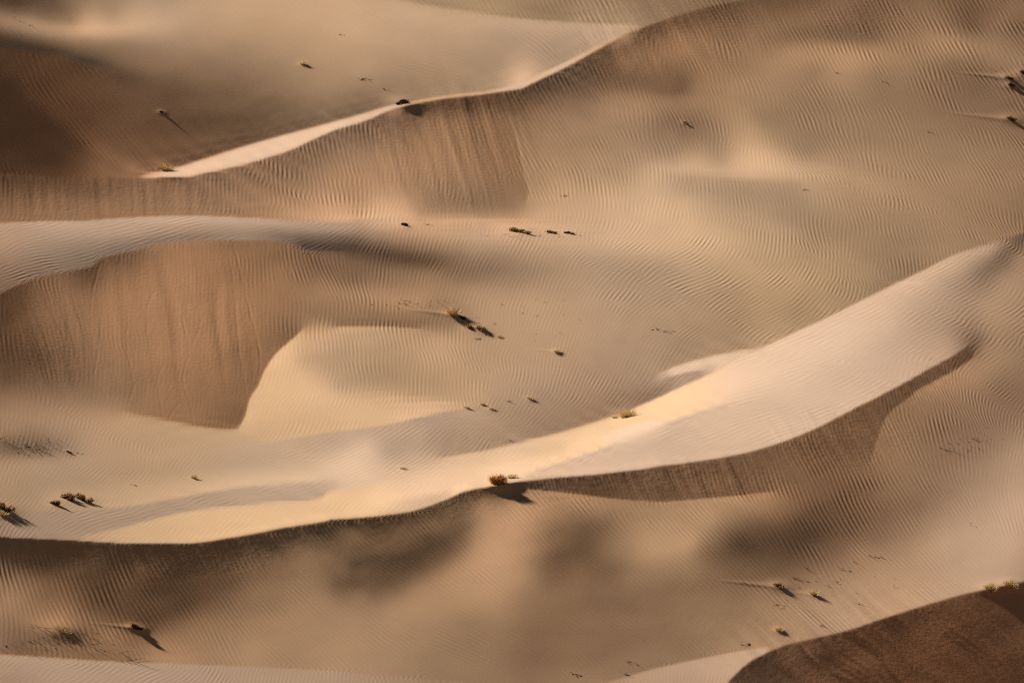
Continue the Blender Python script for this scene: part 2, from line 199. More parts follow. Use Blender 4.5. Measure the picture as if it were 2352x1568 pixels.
# ripple fields: x,y,crest angle in the picture (degrees, counter-clockwise),spacing,strength
RIPPLES = {
'a0': '1300,1060,100,30,0 1500,1010,100,30,0 1700,960,100,30,0 2000,860,100,30,0 2250,780,100,30,0 2100,1100,103,44,.9 1900,1250,105,44,.9 1800,1250,105,42,.7 600,1300,95,50,.12 1400,1280,95,45,.2 100,1200,95,45,.12 500,600,130,28,.3 200,750,130,28,.15 1000,900,140,25,.15 1500,200,150,22,0 1000,350,150,22,.02 2200,300,170,20,.08 600,100,150,22,0 400,1470,15,24,.15 1500,1430,10,22,.1 2250,1300,104,44,.8 1600,960,100,20,0',
'b0': '150,775,100,30,0 350,718,100,30,0 1400,460,100,30,0 1000,300,175,20,.2 300,300,175,20,.08 800,450,172,22,.2 1200,480,165,22,.15 1000,45,105,40,.4 1900,60,125,42,.45 1500,30,115,42,.35 200,1100,100,46,.9 100,1300,108,46,.9 350,1150,104,42,.6 400,900,102,40,.3 600,1300,100,42,.1 600,1000,100,42,.12 900,900,110,40,.08 1050,1250,112,38,.25 1150,1350,110,38,.3 1350,1300,108,44,1 1300,1420,100,44,.7 1500,1320,96,40,.6 1350,880,135,36,.7 1600,900,138,34,.6 1900,950,122,34,.5 1600,1100,125,34,.6 2100,1000,128,32,.5 2200,1200,75,34,.5 1900,630,100,36,.6 2100,640,100,34,.5 1800,1400,55,40,.3 2200,1400,60,36,.5 2000,450,110,34,.08 1400,650,135,34,.12 1200,900,125,36,.3 1700,700,130,34,.3 1700,1480,80,38,.4',
'c0': '800,450,125,34,.55 1100,550,125,36,.6 600,600,125,34,.6 900,800,122,38,.6 1100,900,130,32,.6 1200,320,112,44,.6 1500,330,105,46,.8 1700,380,97,42,.6 1800,250,104,62,1 1950,280,112,56,1 2050,320,122,48,.9 2200,400,140,40,.7 2250,150,112,50,.7 1500,550,120,36,.5 1900,680,88,42,.7 1700,650,97,40,.6 2150,720,150,34,.5 1400,780,110,36,.5 1800,900,120,30,.35 2200,950,120,30,.3 400,1000,50,30,.15 700,900,50,30,.12 1200,1150,100,42,.6 1500,1200,110,40,.5 200,1250,112,40,.55 600,1250,132,36,.5 700,1350,122,38,.6 300,1350,120,38,.6 1000,1350,70,40,.5 1300,1400,100,38,.5 1500,1400,78,38,.5 2000,1450,110,36,.6 1700,1500,92,36,.6 400,1480,62,34,.5 100,1500,58,34,.4 900,1500,108,40,.7 300,100,115,40,.2 1000,100,110,40,.2 100,250,105,40,.15 150,500,105,40,.1 1900,120,115,40,.15 300,750,110,36,.15 900,1130,100,36,.1 300,1090,120,30,.15',
'a1': '300,290,15,29,.75 100,420,18,31,.8 500,245,15,28,.75 900,160,12,25,.5 1150,125,9,23,.4 100,200,15,26,.3 300,140,13,24,.2 700,60,12,28,.05 1300,40,8,28,.04 1600,70,6,28,.06 1900,60,4,28,.08 100,70,16,28,.08 2250,60,2,28,.1 1400,100,5,22,.3 500,60,14,24,.12 1000,40,8,22,.08 2000,60,2,20,.15 150,600,110,34,.05 700,700,100,36,.04 1200,700,95,36,.04 1600,700,95,36,.04 1300,1100,60,30,.06 300,1000,125,30,.35 100,900,130,30,.3 700,1050,115,30,.12 2100,300,120,28,.35 2300,400,130,28,.4 2000,500,140,26,.3 2000,620,105,36,.4 2250,660,96,40,.9 2050,690,92,40,.9 2000,740,75,40,.9 2200,850,125,34,.7 1950,850,118,34,.5 2050,780,80,36,.8 2250,1000,130,32,.7 2150,780,75,38,.8 1900,1200,45,40,.1 2100,1200,45,40,.1 1700,1200,45,40,.05 400,1230,110,34,.4 800,1280,105,34,.4 1000,1430,108,30,.3 200,1300,120,34,.3 1600,1400,100,30,.1 500,1560,10,20,.05 1800,1500,10,20,.1',
'b1': '200,680,92,38,.9 500,690,92,38,.8 150,760,70,34,.9 100,850,122,34,.7 400,800,108,34,.7 700,780,110,30,.45 300,1000,125,34,.7 700,950,115,32,.55 1000,1050,115,32,.45 1400,950,110,30,.3 700,300,5,18,.12 1200,200,-4,18,.3 1700,250,-8,20,.45 2200,300,-10,23,.6 2200,520,-5,24,.45 1800,350,-5,20,.4 300,120,0,18,.12 1300,450,60,22,.05 1000,650,90,26,.08 1700,700,90,26,.06 1500,850,100,30,.2 1900,900,100,30,.12 1200,1280,45,32,.65 900,1380,45,30,.6 1600,1170,25,24,.35 600,1500,40,28,.55 1400,1250,50,32,.55 700,1340,20,24,.2 2000,1080,20,22,.25 300,1400,20,22,.05 100,250,115,26,.25 400,330,120,26,.25 300,1200,45,36,.1 1900,1290,20,24,.02 2100,1400,15,22,.05',
'c1': '200,100,60,32,.55 450,200,62,34,.65 800,260,66,36,.65 150,260,-12,22,.45 300,330,-12,24,.6 600,420,-4,25,.65 900,480,12,25,.65 1000,380,50,28,.6 400,520,20,26,.5 800,570,15,27,.6 1150,450,50,30,.6 1300,400,68,36,.65 900,130,112,42,.65 1200,180,112,40,.55 1500,80,110,36,.5 1900,80,110,36,.4 1500,250,112,34,.35 300,580,30,26,.4 600,650,40,28,.4 200,700,60,26,.08 300,800,60,26,.08 800,1350,8,18,.35 1200,1150,14,18,.3 600,1100,15,18,.04 1400,700,18,18,.1 1900,700,5,20,.25 2100,500,8,22,.4 2200,700,5,23,.45 2200,950,3,22,.4 2150,1050,20,24,.5 2200,1200,-5,24,.4 1900,1180,100,34,.6 1700,1300,105,38,.9 1550,1400,100,38,.8 1900,1400,118,36,.7 2100,1350,135,30,.4 2300,1500,20,24,.1 1800,970,110,30,.04 1200,1370,110,30,.04 2000,900,60,26,.2',
'a2': '500,520,8,18,.2 1000,480,8,17,.25 1800,350,8,17,.1 1200,600,40,40,.14 1800,540,40,40,.14 500,420,20,24,.03 1500,260,20,24,.02 1500,100,15,20,.05 200,800,115,34,.5 600,850,122,34,.45 1000,900,125,34,.65 900,1050,125,30,.65 500,1000,125,32,.5 1300,950,125,28,.5 350,1080,115,40,.9 500,1120,108,46,.9 650,1170,112,38,.6 100,950,125,34,.65 1300,1150,125,28,.5 1700,950,130,26,.45 2000,850,150,24,.5 2250,800,130,26,.5 1600,1200,125,26,.35 2000,1050,140,24,.4 2200,980,160,22,.45 1100,1250,130,26,.4 1700,1350,150,22,.15 1000,1350,140,24,.08 300,1500,3,18,.25 1000,1530,3,18,.22 300,1270,130,24,.08 1500,700,120,32,.25 700,730,112,32,.2',
'b2': '500,60,40,28,.55 350,150,40,26,.4 700,100,48,28,.35 200,350,25,20,.03 800,270,25,20,.02 2000,150,12,18,.22 1500,210,12,18,.1 900,450,135,26,.35 1300,420,124,32,.55 1600,470,120,38,.9 1900,520,115,40,1 2200,480,115,38,.8 1400,580,125,30,.6 1900,650,150,24,.35 300,680,148,26,.45 700,640,138,26,.45 400,850,138,24,.45 900,800,132,26,.45 1100,600,138,26,.3 1500,750,148,24,.4 1800,850,152,24,.45 200,1000,148,24,.45 1300,950,158,24,.22 2200,950,148,26,.45 700,1200,165,24,.15 1700,1250,152,24,.28 2200,1250,148,26,.35 1200,1300,160,24,.2 1000,1450,165,24,.1 1000,340,115,30,.1 2000,330,115,30,.1',
'c2': '100,430,125,36,.8 500,420,120,34,.7 850,380,115,38,.75 900,550,120,38,.8 1150,400,112,44,1.1 1150,600,112,44,1.1 1400,300,108,46,1.1 1450,100,105,42,.95 1650,250,118,42,.75 1800,150,125,36,.5 1500,600,110,38,.65 1000,750,115,38,.75 700,780,125,32,.55 500,700,130,30,.4 1100,800,118,36,.6 200,850,148,26,.3 400,950,140,26,.3 600,880,138,28,.4 100,1150,140,26,.3 500,1150,145,24,.15 700,600,128,32,.5 300,600,138,28,.4 1350,500,110,44,1 2000,600,150,24,.03 1600,900,150,24,.03 2200,800,150,24,.03 1200,1050,150,24,.05 300,1480,20,20,.04 1300,1400,135,34,.05 2000,1400,135,34,.05 800,1480,130,34,.05 400,250,112,32,.1 1000,150,115,32,.1',
}
# slip faces: where loose sand has run down in lines. centre, reach (picture units), fall direction
# in the picture (degrees, 90 = straight down the picture is 90), spacing, depth
STREAKS = [('a0', 700, 1270, 420, 60, 93, 16, .5), ('b0', 800, 980, 260, 190, 107, 17, .8), ('c0', 150, 200, 330, 110, 122, 15, .8),
           ('b0', 2000, 300, 200, 90, 118, 14, .6), ('a1', 1100, 700, 340, 220, 97, 26, .45), ('a1', 350, 750, 140, 170, 108, 18, .7),
           ('c1', 1150, 1400, 260, 90, 122, 15, .7), ('c2', 300, 270, 300, 70, 118, 15, .9), ('c2', 1500, 1350, 460, 170, 140, 17, 2.0),
           ('a2', 1100, 760, 420, 55, 122, 17, .35), ('b2', 900, 400, 420, 50, 120, 15, .25), ('c0', 1300, 120, 200, 60, 122, 15, .6)]
# single run-out grooves seen on the slip faces
GROOVES = [('a1', s) for s in (
 '1165,590 1175,700 1190,800 1195,900 1170,1000 1175,1080 1215,1200 1235,1330', '640,290 590,480 580,600', '655,560 640,750 620,900 600,1000',
 '1450,200 1490,400 1500,520 1520,800 1560,1050 1580,1170', '1560,470 1600,620 1640,780 1660,900 1650,1030', '1000,450 945,560 940,680 920,820',
 '800,540 820,690 800,760 820,900 850,1080 800,1220', '1075,900 1010,1010 1010,1100 1040,1290', '1750,170 1820,290 1870,400 1870,470',
 '470,520 520,700 550,880 540,1000', '300,350 330,600 390,730 440,780', '1140,1190 1070,1290', '400,330 420,480 440,700 430,800',
 '1270,580 1280,680 1235,800', '560,1000 640,1080 690,1160', '1490,180 1530,330 1560,460', '1150,620 1200,780 1215,900')] + [('b0', s) for s in (
 '660,810 720,980 750,1130', '760,740 850,950 900,1150 930,1250 940,1400', '590,1090 580,1200 590,1300 600,1400', '1190,830 1230,1000 1260,1150 1290,1220',
 '930,900 1000,1050 1080,1180', '780,1180 800,1380', '490,770 505,900 540,1010', '330,800 300,900 310,1000')] + [('c2', s) for s in (
 '1310,1290 1450,1370', '1180,1340 1260,1400', '1560,1200 1680,1280', '1700,1150 1830,1235', '1750,1120 1900,1200')]
# second reading of broad areas: centre, reach (picture units), change of luma
LEVELS = [(593, 113, 170, 75, -18), (565, 235, 190, 60, -12), (1345, 715, 340, 100, 10), (1160, 1430, 260, 85, -9),
          (2050, 300, 260, 130, -7), (480, 828, 230, 170, 6), (1060, 423, 220, 85, 5),
          (640, 912, 140, 60, -8), (2150, 110, 300, 140, -6),
          (1450, 470, 90, 40, 9), (1565, 530, 110, 45, 11), (1700, 592, 120, 50, 9), (1830, 640, 110, 40, 6), (1760, 345, 70, 40, 8),
          (1300, 640, 420, 140, 5), (350, 930, 300, 60, 4), (620, 1320, 130, 60, -8), (1140, 1280, 70, 110, 8), (1530, 1268, 110, 26, 7),
          (920, 1285, 120, 55, 8), (1290, 1262, 60, 55, 8), (1775, 1240, 160, 65, 5)]
# kind, tile, x, y of the foot, width, height (tile units), label
PLANTS = [
 ('grass', 'a0', 1062, 1085, 105, 48, 'golden dry grass tuft where the pale far ridge meets the dark hollow'),
 ('dark', 'a0', 1032, 718, 42, 18, 'small black shrub alone in the dark hollow at upper left'),
 ('grass', 'a0', 1938, 412, 50, 20, 'tiny golden tuft casting a thin shadow on the far pale slope'),
 ('twigs', 'a0', 130, 138, 120, 14, 'olive brushwood low on the bright swell in the top left corner'),
 ('twigs', 'b0', 90, 226, 40, 8, 'short dead twig high on the far pale slope'),
 ('twigs', 'b0', 235, 512, 120, 14, 'scatter of thin brown twigs on the far slope above the sharp crest'),
 ('twigs', 'b0', 370, 572, 34, 10, 'small stub of brown twig between the twig scatter and the crest shrub'),
 ('dark', 'b0', 482, 658, 118, 26, 'flat dark shrub touching the back of the long sharp crest'),
 ('dark', 'b0', 488, 1438, 64, 38, 'black rounded shrub at the foot of the grooved slip face, nearest the left'),
 ('twigs', 'b0', 648, 1436, 66, 16, 'low olive brushwood right of the black shrub below the grooved slip face'),
 ('shrub', 'b0', 1205, 1478, 120, 58, 'widest golden brown shrub in the row under the middle slip face'),
 ('shrub', 'b0', 1278, 1490, 80, 48, 'brown shrub pressed against the right side of the widest one in the row'),
 ('shrub', 'b0', 1432, 1486, 72, 42, 'golden topped shrub in the middle of the row under the slip face'),
 ('dark', 'b0', 1535, 1490, 84, 34, 'dark flat shrub at the right end of the row under the slip face'),
 ('shrub', 'b0', 2278, 784, 38, 18, 'lone little shrub on the brown hollow below the far dune shoulder'),
 ('twigs', 'b0', 1502, 1250, 36, 10, 'little dark twig on the golden slope right of the grooved slip face'),
 ('shrub', 'c0', 2268, 500, 84, 48, 'golden and black shrub in the right edge clump, leftmost upper one'),
 ('shrub', 'c0', 2340, 468, 60, 50, 'golden shrub cut by the right edge of the picture'),
 ('dark', 'c0', 2276, 546, 66, 34, 'dark shrub lowest in the clump by the right edge'),
 ('shrub', 'c0', 2275, 765, 100, 52, 'black shrub with a golden top alone on the rippled slope at far right'),
 ('twigs', 'c0', 1745, 842, 46, 10, 'thin dark twig at the end of a ripple line left of the lone black shrub'),
 ('twigs', 'c0', 968, 1214, 50, 14, 'brown twig under the bright little crest on the right slope'),
 ('twigs', 'c0', 1160, 468, 26, 8, 'tiny brown stub high on the right rippled slope'),
 ('twigs', 'c0', 1465, 528, 34, 8, 'faint flat twig on the right rippled slope, right of the tiny stub'),
 ('grass', 'b1', 806, 622, 80, 62, 'tall golden grass tuft on the open flat, left of the twin shrub'),
 ('dark', 'b1', 862, 648, 66, 22, 'dark low mat standing for the shadow of the tall golden tuft'),  # dark foliage put where the shadow of the tuft falls
 ('shrub', 'b1', 915, 702, 66, 40, 'left half of the dark shrub pair with yellow tips on the flat'),
 ('shrub', 'b1', 975, 722, 88, 58, 'right half of the dark shrub pair with yellow tips, the darker one'),
 ('stalk', 'b1', 702, 545, 0, 26, 'upright dead stalk on the flat left of the tall golden tuft'),
 ('twigs', 'b1', 475, 550, 80, 12, 'brown twigs on the pale tongue of sand left of the dead stalk'),
 ('twigs', 'b1', 965, 778, 80, 8, 'dark flat stick lying below the dark shrub pair'),
 ('grass', 'b1', 1100, 766, 34, 14, 'little straw tuft right below the dark shrub pair'),
 ('grass', 'b1', 1465, 860, 46, 18, 'pale straw tuft with a long thin shadow in the middle of the flat'),
 ('twigs', 'b1', 2140, 722, 130, 7, 'long thin dark stick on the flat towards the big ridge'),
 ('grass', 'b1', 890, 1218, 36, 20, 'small straw tuft at the tip of the golden face'),
 ('grass', 'b1', 990, 1196, 24, 18, 'second small straw tuft right of the golden face tip'),
 ('twigs', 'b1', 1150, 1174, 28, 10, 'tiny brown twig on the crest of the grey rippled band'),
 ('grass', 'b1', 1295, 1160, 48, 20, 'golden low tuft on the crest of the grey rippled band'),
 ('grass', 'b1', 1048, 1224, 44, 12, 'flat pale straw on the grey band under its crest'),
 ('grass', 'b1', 1912, 1272, 105, 72, 'large pale golden grass tuft on the lit edge of the big ridge'),
 ('grass', 'b1', 1838, 1280, 40, 22, 'small straw tuft just left of the large pale tuft on the big ridge'),
 ('twigs', 'b1', 1175, 1430, 44, 14, 'olive twig low in the rippled trough before the big ridge'),
 ('twigs', 'a1', 80, 1450, 170, 18, 'long dark brushwood on the dirty flat at the left edge'),
 ('twigs', 'a1', 250, 1480, 150, 14, 'thin brown litter beside the long brushwood at the left edge'),
 ('dark', 'a1', 440, 1500, 42, 14, 'small dark shrub at the right end of the dirty flat'),
 ('stalk', 'a1', 312, 1446, 0, 26, 'dead stalk above the litter on the dirty flat at left'),
 ('twigs', 'a1', 510, 1508, 44, 10, 'short brown twig right of the small dark shrub on the dirty flat'),
 ('bush', 'a2', 30, 462, 130, 84, 'dark spiky shrub cut by the left edge of the picture'),
 ('grass', 'a2', 22, 495, 54, 34, 'golden grass at the foot of the shrub on the left edge'),
 ('bush', 'a2', 355, 428, 78, 64, 'lower small bush left of the dark shrub thicket'),
 ('bush', 'a2', 430, 392, 120, 78, 'tallest dark spiky shrub of the left thicket'),
 ('bush', 'a2', 540, 402, 110, 76, 'brown shrub with lighter tips at the right of the left thicket'),
 ('twigs', 'a2', 855, 308, 36, 14, 'tiny twig on the golden slope right of the dark thicket'),
 ('grass', 'a2', 1240, 262, 38, 26, 'small olive tuft alone on the golden slope above the grey band'),
 ('shrub', 'a2', 852, 1214, 66, 60, 'pale topped shrub at the end of a sand tail in the lower left hollow'),
 ('dark', 'a2', 895, 1224, 60, 24, 'black low foliage standing for the shadow of the pale topped shrub'),  # dark foliage in place of a cast shadow
 ('twigs', 'a2', 240, 1218, 170, 16, 'long dark brushwood on the ground at lower left'),
 ('grass', 'a2', 400, 1226, 170, 14, 'pale flattened straw beside the long brushwood at lower left'),
 ('stalk', 'a2', 228, 1396, 0, 24, 'dead stalk on the lowest left crest'),
 ('stalk', 'a2', 522, 1340, 0, 22, 'thin dead stalk in the shaded litter at lower left'),
 ('twigs', 'a2', 700, 1368, 330, 14, 'thin litter line of twigs above the lowest left crest'),
 ('bush_rust', 'b2', 1096, 296, 130, 92, 'rusty orange round bush on the crest of the near ridge'),
 ('grass', 'b2', 1180, 262, 66, 36, 'pale wisps of grass on the right side of the rusty bush'),
 ('grass', 'b2', 485, 202, 50, 16, 'golden flat tuft on the pale band left of the rusty bush'),
 ('twigs', 'b2', 1935, 1434, 74, 18, 'forked dead stick on the plain at bottom centre'),
 ('twigs', 'b2', 1580, 1512, 50, 10, 'short dead stick at the bottom left of the forked one'),
 ('twigs', 'b2', 1895, 1508, 30, 14, 'dark stub by the pale foot of the lowest right flank'),
 ('shrub', 'c2', 800, 955, 96, 38, 'golden and dark shrub with a sand tail on the lower right flat'),
 ('grass', 'c2', 1016, 1004, 60, 36, 'pale golden tuft right of the tailed shrub on the lower right flat'),
 ('twigs', 'c2', 905, 900, 76, 24, 'dark forked twigs above the tailed shrub at lower right'),
 ('grass', 'c2', 792, 1230, 60, 20, 'low straw tuft with a short shadow above the dark corner dune'),
 ('twigs', 'c2', 770, 1066, 130, 8, 'long dark stick below the tailed shrub on the lower right flat'),
 ('twigs', 'c2', 1272, 796, 24, 14, 'dark stub at the end of the bright drift line'),
 ('twigs', 'c2', 1400, 764, 100, 8, 'thin stick along the drift under the big ripples'),
 ('twigs', 'c2', 1200, 842, 90, 12, 'brown bits of twig under the big ripples at lower right'),
 ('twigs', 'c2', 955, 832, 40, 10, 'short dark twig at the lower edge of the dark ripple hollow'),
 ('twigs', 'c2', 1076, 1206, 40, 14, 'small bent twig on the pale slope near the corner dune'),
 ('twigs', 'c2', 1305, 1066, 30, 10, 'tiny dark twig on the pale slope right of the straw tuft'),
 ('twigs', 'c2', 575, 1320, 56, 8, 'faint stick where the pale flank begins at lower right'),
 ('grass', 'c2', 2140, 965, 100, 36, 'orange dry grass on the crest of the dark corner dune'),
 ('grass', 'c2', 2270, 940, 110, 36, 'golden dry grass along the corner crest beside the right edge'),
 ('twigs', 'c2', 1862, 78, 90, 16, 'dark low brushwood among the ripples at the right'),
 ('twigs', 'c2', 2050, 22, 56, 14, 'dark twigs above the low brushwood at the right'),
 ('stalk', 'c2', 2015, 560, 0, 22, 'dead stalk alone on the smooth pale slope at right'),
]

W0, H0 = 2352.0, 1568.0
MU, MV = 250.0, 190.0


GAIN, AMB = 0.94, 0.029

def pt(tile, x, y):
    a, b = TILE[tile]
    return a + .36 * x, b + .36 * y
def parse(tile, s):
    return [pt(tile, *map(float, q.split(','))) for q in s.split()]
def smooth_line(P, step=3.0):
    """Catmull-Rom through the points, resampled every few units"""
    P = np.array(P); Q = np.vstack([2*P[0]-P[1], P, 2*P[-1]-P[-2]])
    out = []
    for i in range(1, len(Q)-2):
        n = max(2, int(np.hypot(*(Q[i+1]-Q[i])) / step)); t = np.linspace(0, 1, n, endpoint=False)[:, None]
        a, b, c, d = Q[i-1], Q[i], Q[i+1], Q[i+2]
        out.append(.5*((2*b)+(-a+c)*t+(2*a-5*b+4*c-d)*t**2+(-a+3*b-3*c+d)*t**3))
    out.append(P[-1:]); return np.vstack(out)
def crease_lines():
    out = []
    for parts in CREASES:
        P = []
        for tl, s in parts: P += parse(tl, s)
        out.append(smooth_line(P))
    return out
def lin(l):
    l = np.asarray(l)/255.0
    return np.where(l <= .04045, l/12.92, ((l+.055)/1.055)**2.4)
def resize(a, shape):
    """bilinear on cell centres"""
    def ax(n0, n1):
        x = np.clip((np.arange(n1)+.5)*n0/n1-.5, 0, n0-1); i = np.minimum(x.astype(int), n0-2 if n0 > 1 else 0)
        return i, (x-i).astype(np.float32)
    i, f = ax(a.shape[0], shape[0]); j, g = ax(a.shape[1], shape[1])
    b = a[i]*(1-f)[:, None] + a[i+1]*f[:, None]
    return b[:, j]*(1-g) + b[:, j+1]*g

class Grid:
    """cells of size h picture units; row 0 is the BOTTOM (v up)"""
    def __init__(s, h):
        s.h = h; s.nu = int(round((W0+2*MU)/h)); s.nv = int(round((H0+2*MV)/h))
        s.u = -MU + (np.arange(s.nu)+.5)*(W0+2*MU)/s.nu
        s.v = (H0+MV) - (np.arange(s.nv)+.5)*(H0+2*MV)/s.nv     # picture v (down)
    def cell(s, P):
        return ((P[:, 0]+MU)/(W0+2*MU)*s.nu).astype(int), ((H0+MV-P[:, 1])/(H0+2*MV)*s.nv).astype(int)
    def barriers(s, lines):
        """cut links between neighbours: cu[j,i] link (i,i+1), cv[j,i] link (j,j+1); 0 where a crease passes"""
        cu = np.ones((s.nv, s.nu-1), np.float32); cv = np.ones((s.nv-1, s.nu), np.float32)
        su = s.nu/(W0+2*MU); sv = s.nv/(H0+2*MV)
        for L in lines:
            x = (L[:, 0]+MU)*su-.5; y = (H0+MV-L[:, 1])*sv-.5     # in cell-centre index space
            for k in range(len(x)-1):
                x0, y0, x1, y1 = x[k], y[k], x[k+1], y[k+1]
                lo, hi = sorted((x0, x1))
                for i in range(int(np.ceil(lo)), int(np.floor(hi))+1):   # crosses column line i
                    if x1 == x0: continue
                    yy = y0+(y1-y0)*(i-x0)/(x1-x0); j = int(np.floor(yy))
                    if 0 <= j < s.nv-1 and 0 <= i < s.nu: cv[j, i] = 0
                lo, hi = sorted((y0, y1))
                for j in range(int(np.ceil(lo)), int(np.floor(hi))+1):
                    if y1 == y0: continue
                    xx = x0+(x1-x0)*(j-y0)/(y1-y0); i = int(np.floor(xx))
                    if 0 <= i < s.nu-1 and 0 <= j < s.nv: cu[j, i] = 0
        return cu, cv

def spread(g, marks, lines, sweeps=((8, 400), (4, 200), (2, 100), (1, 40)), rad=9.0, stiff=1.0):
    """spread point readings over the grid without crossing creases: coarse-to-fine damped
    relaxation of a membrane held at the readings"""
    P = np.array([m[:2] for m in marks]); val = np.array([m[2:] for m in marks], np.float32)
    X = None
    for f, n in sweeps:
        gg = Grid(g.h*f); cu, cv = gg.barriers(lines)
        K = val.shape[1]
        acc = np.zeros((gg.nv, gg.nu, K), np.float32); w = np.zeros((gg.nv, gg.nu, 1), np.float32)
        i, j = gg.cell(P); ok = (i >= 0) & (i < gg.nu) & (j >= 0) & (j < gg.nv)
        np.add.at(acc, (j[ok], i[ok]), val[ok]); np.add.at(w, (j[ok], i[ok]), 1.0)
        if X is None:
            X = np.broadcast_to(val.mean(0), acc.shape).copy()
        else:
            X = np.stack([resize(X[..., k], (gg.nv, gg.nu)) for k in range(K)], -1)
            # drop values bled over a crease: restart cells touching a crease from their own side
        c_u = cu[..., None]; c_v = cv[..., None]
        wt = np.zeros_like(w); wt[:, :-1] += c_u; wt[:, 1:] += c_u; wt[:-1] += c_v; wt[1:] += c_v
        st = stiff*(4.0 if f > 2 else 1.0)
        for it in range(n):
            s = np.zeros_like(X)
            s[:, :-1] += c_u*X[:, 1:]; s[:, 1:] += c_u*X[:, :-1]; s[:-1] += c_v*X[1:]; s[1:] += c_v*X[:-1]
            X = X + .9*((s+st*acc)/(wt+st*w+1e-6)-X)
    return X, cu, cv

def smooth_masked(X, cu, cv, n):
    c_u = cu[..., None]; c_v = cv[..., None]
    for it in range(n):
        d = np.zeros_like(X)
        a = c_u*(X[:, 1:]-X[:, :-1]); d[:, :-1] += a; d[:, 1:] -= a
        a = c_v*(X[1:]-X[:-1]); d[:-1] += a; d[1:] -= a
        X = X+.22*d
    return X

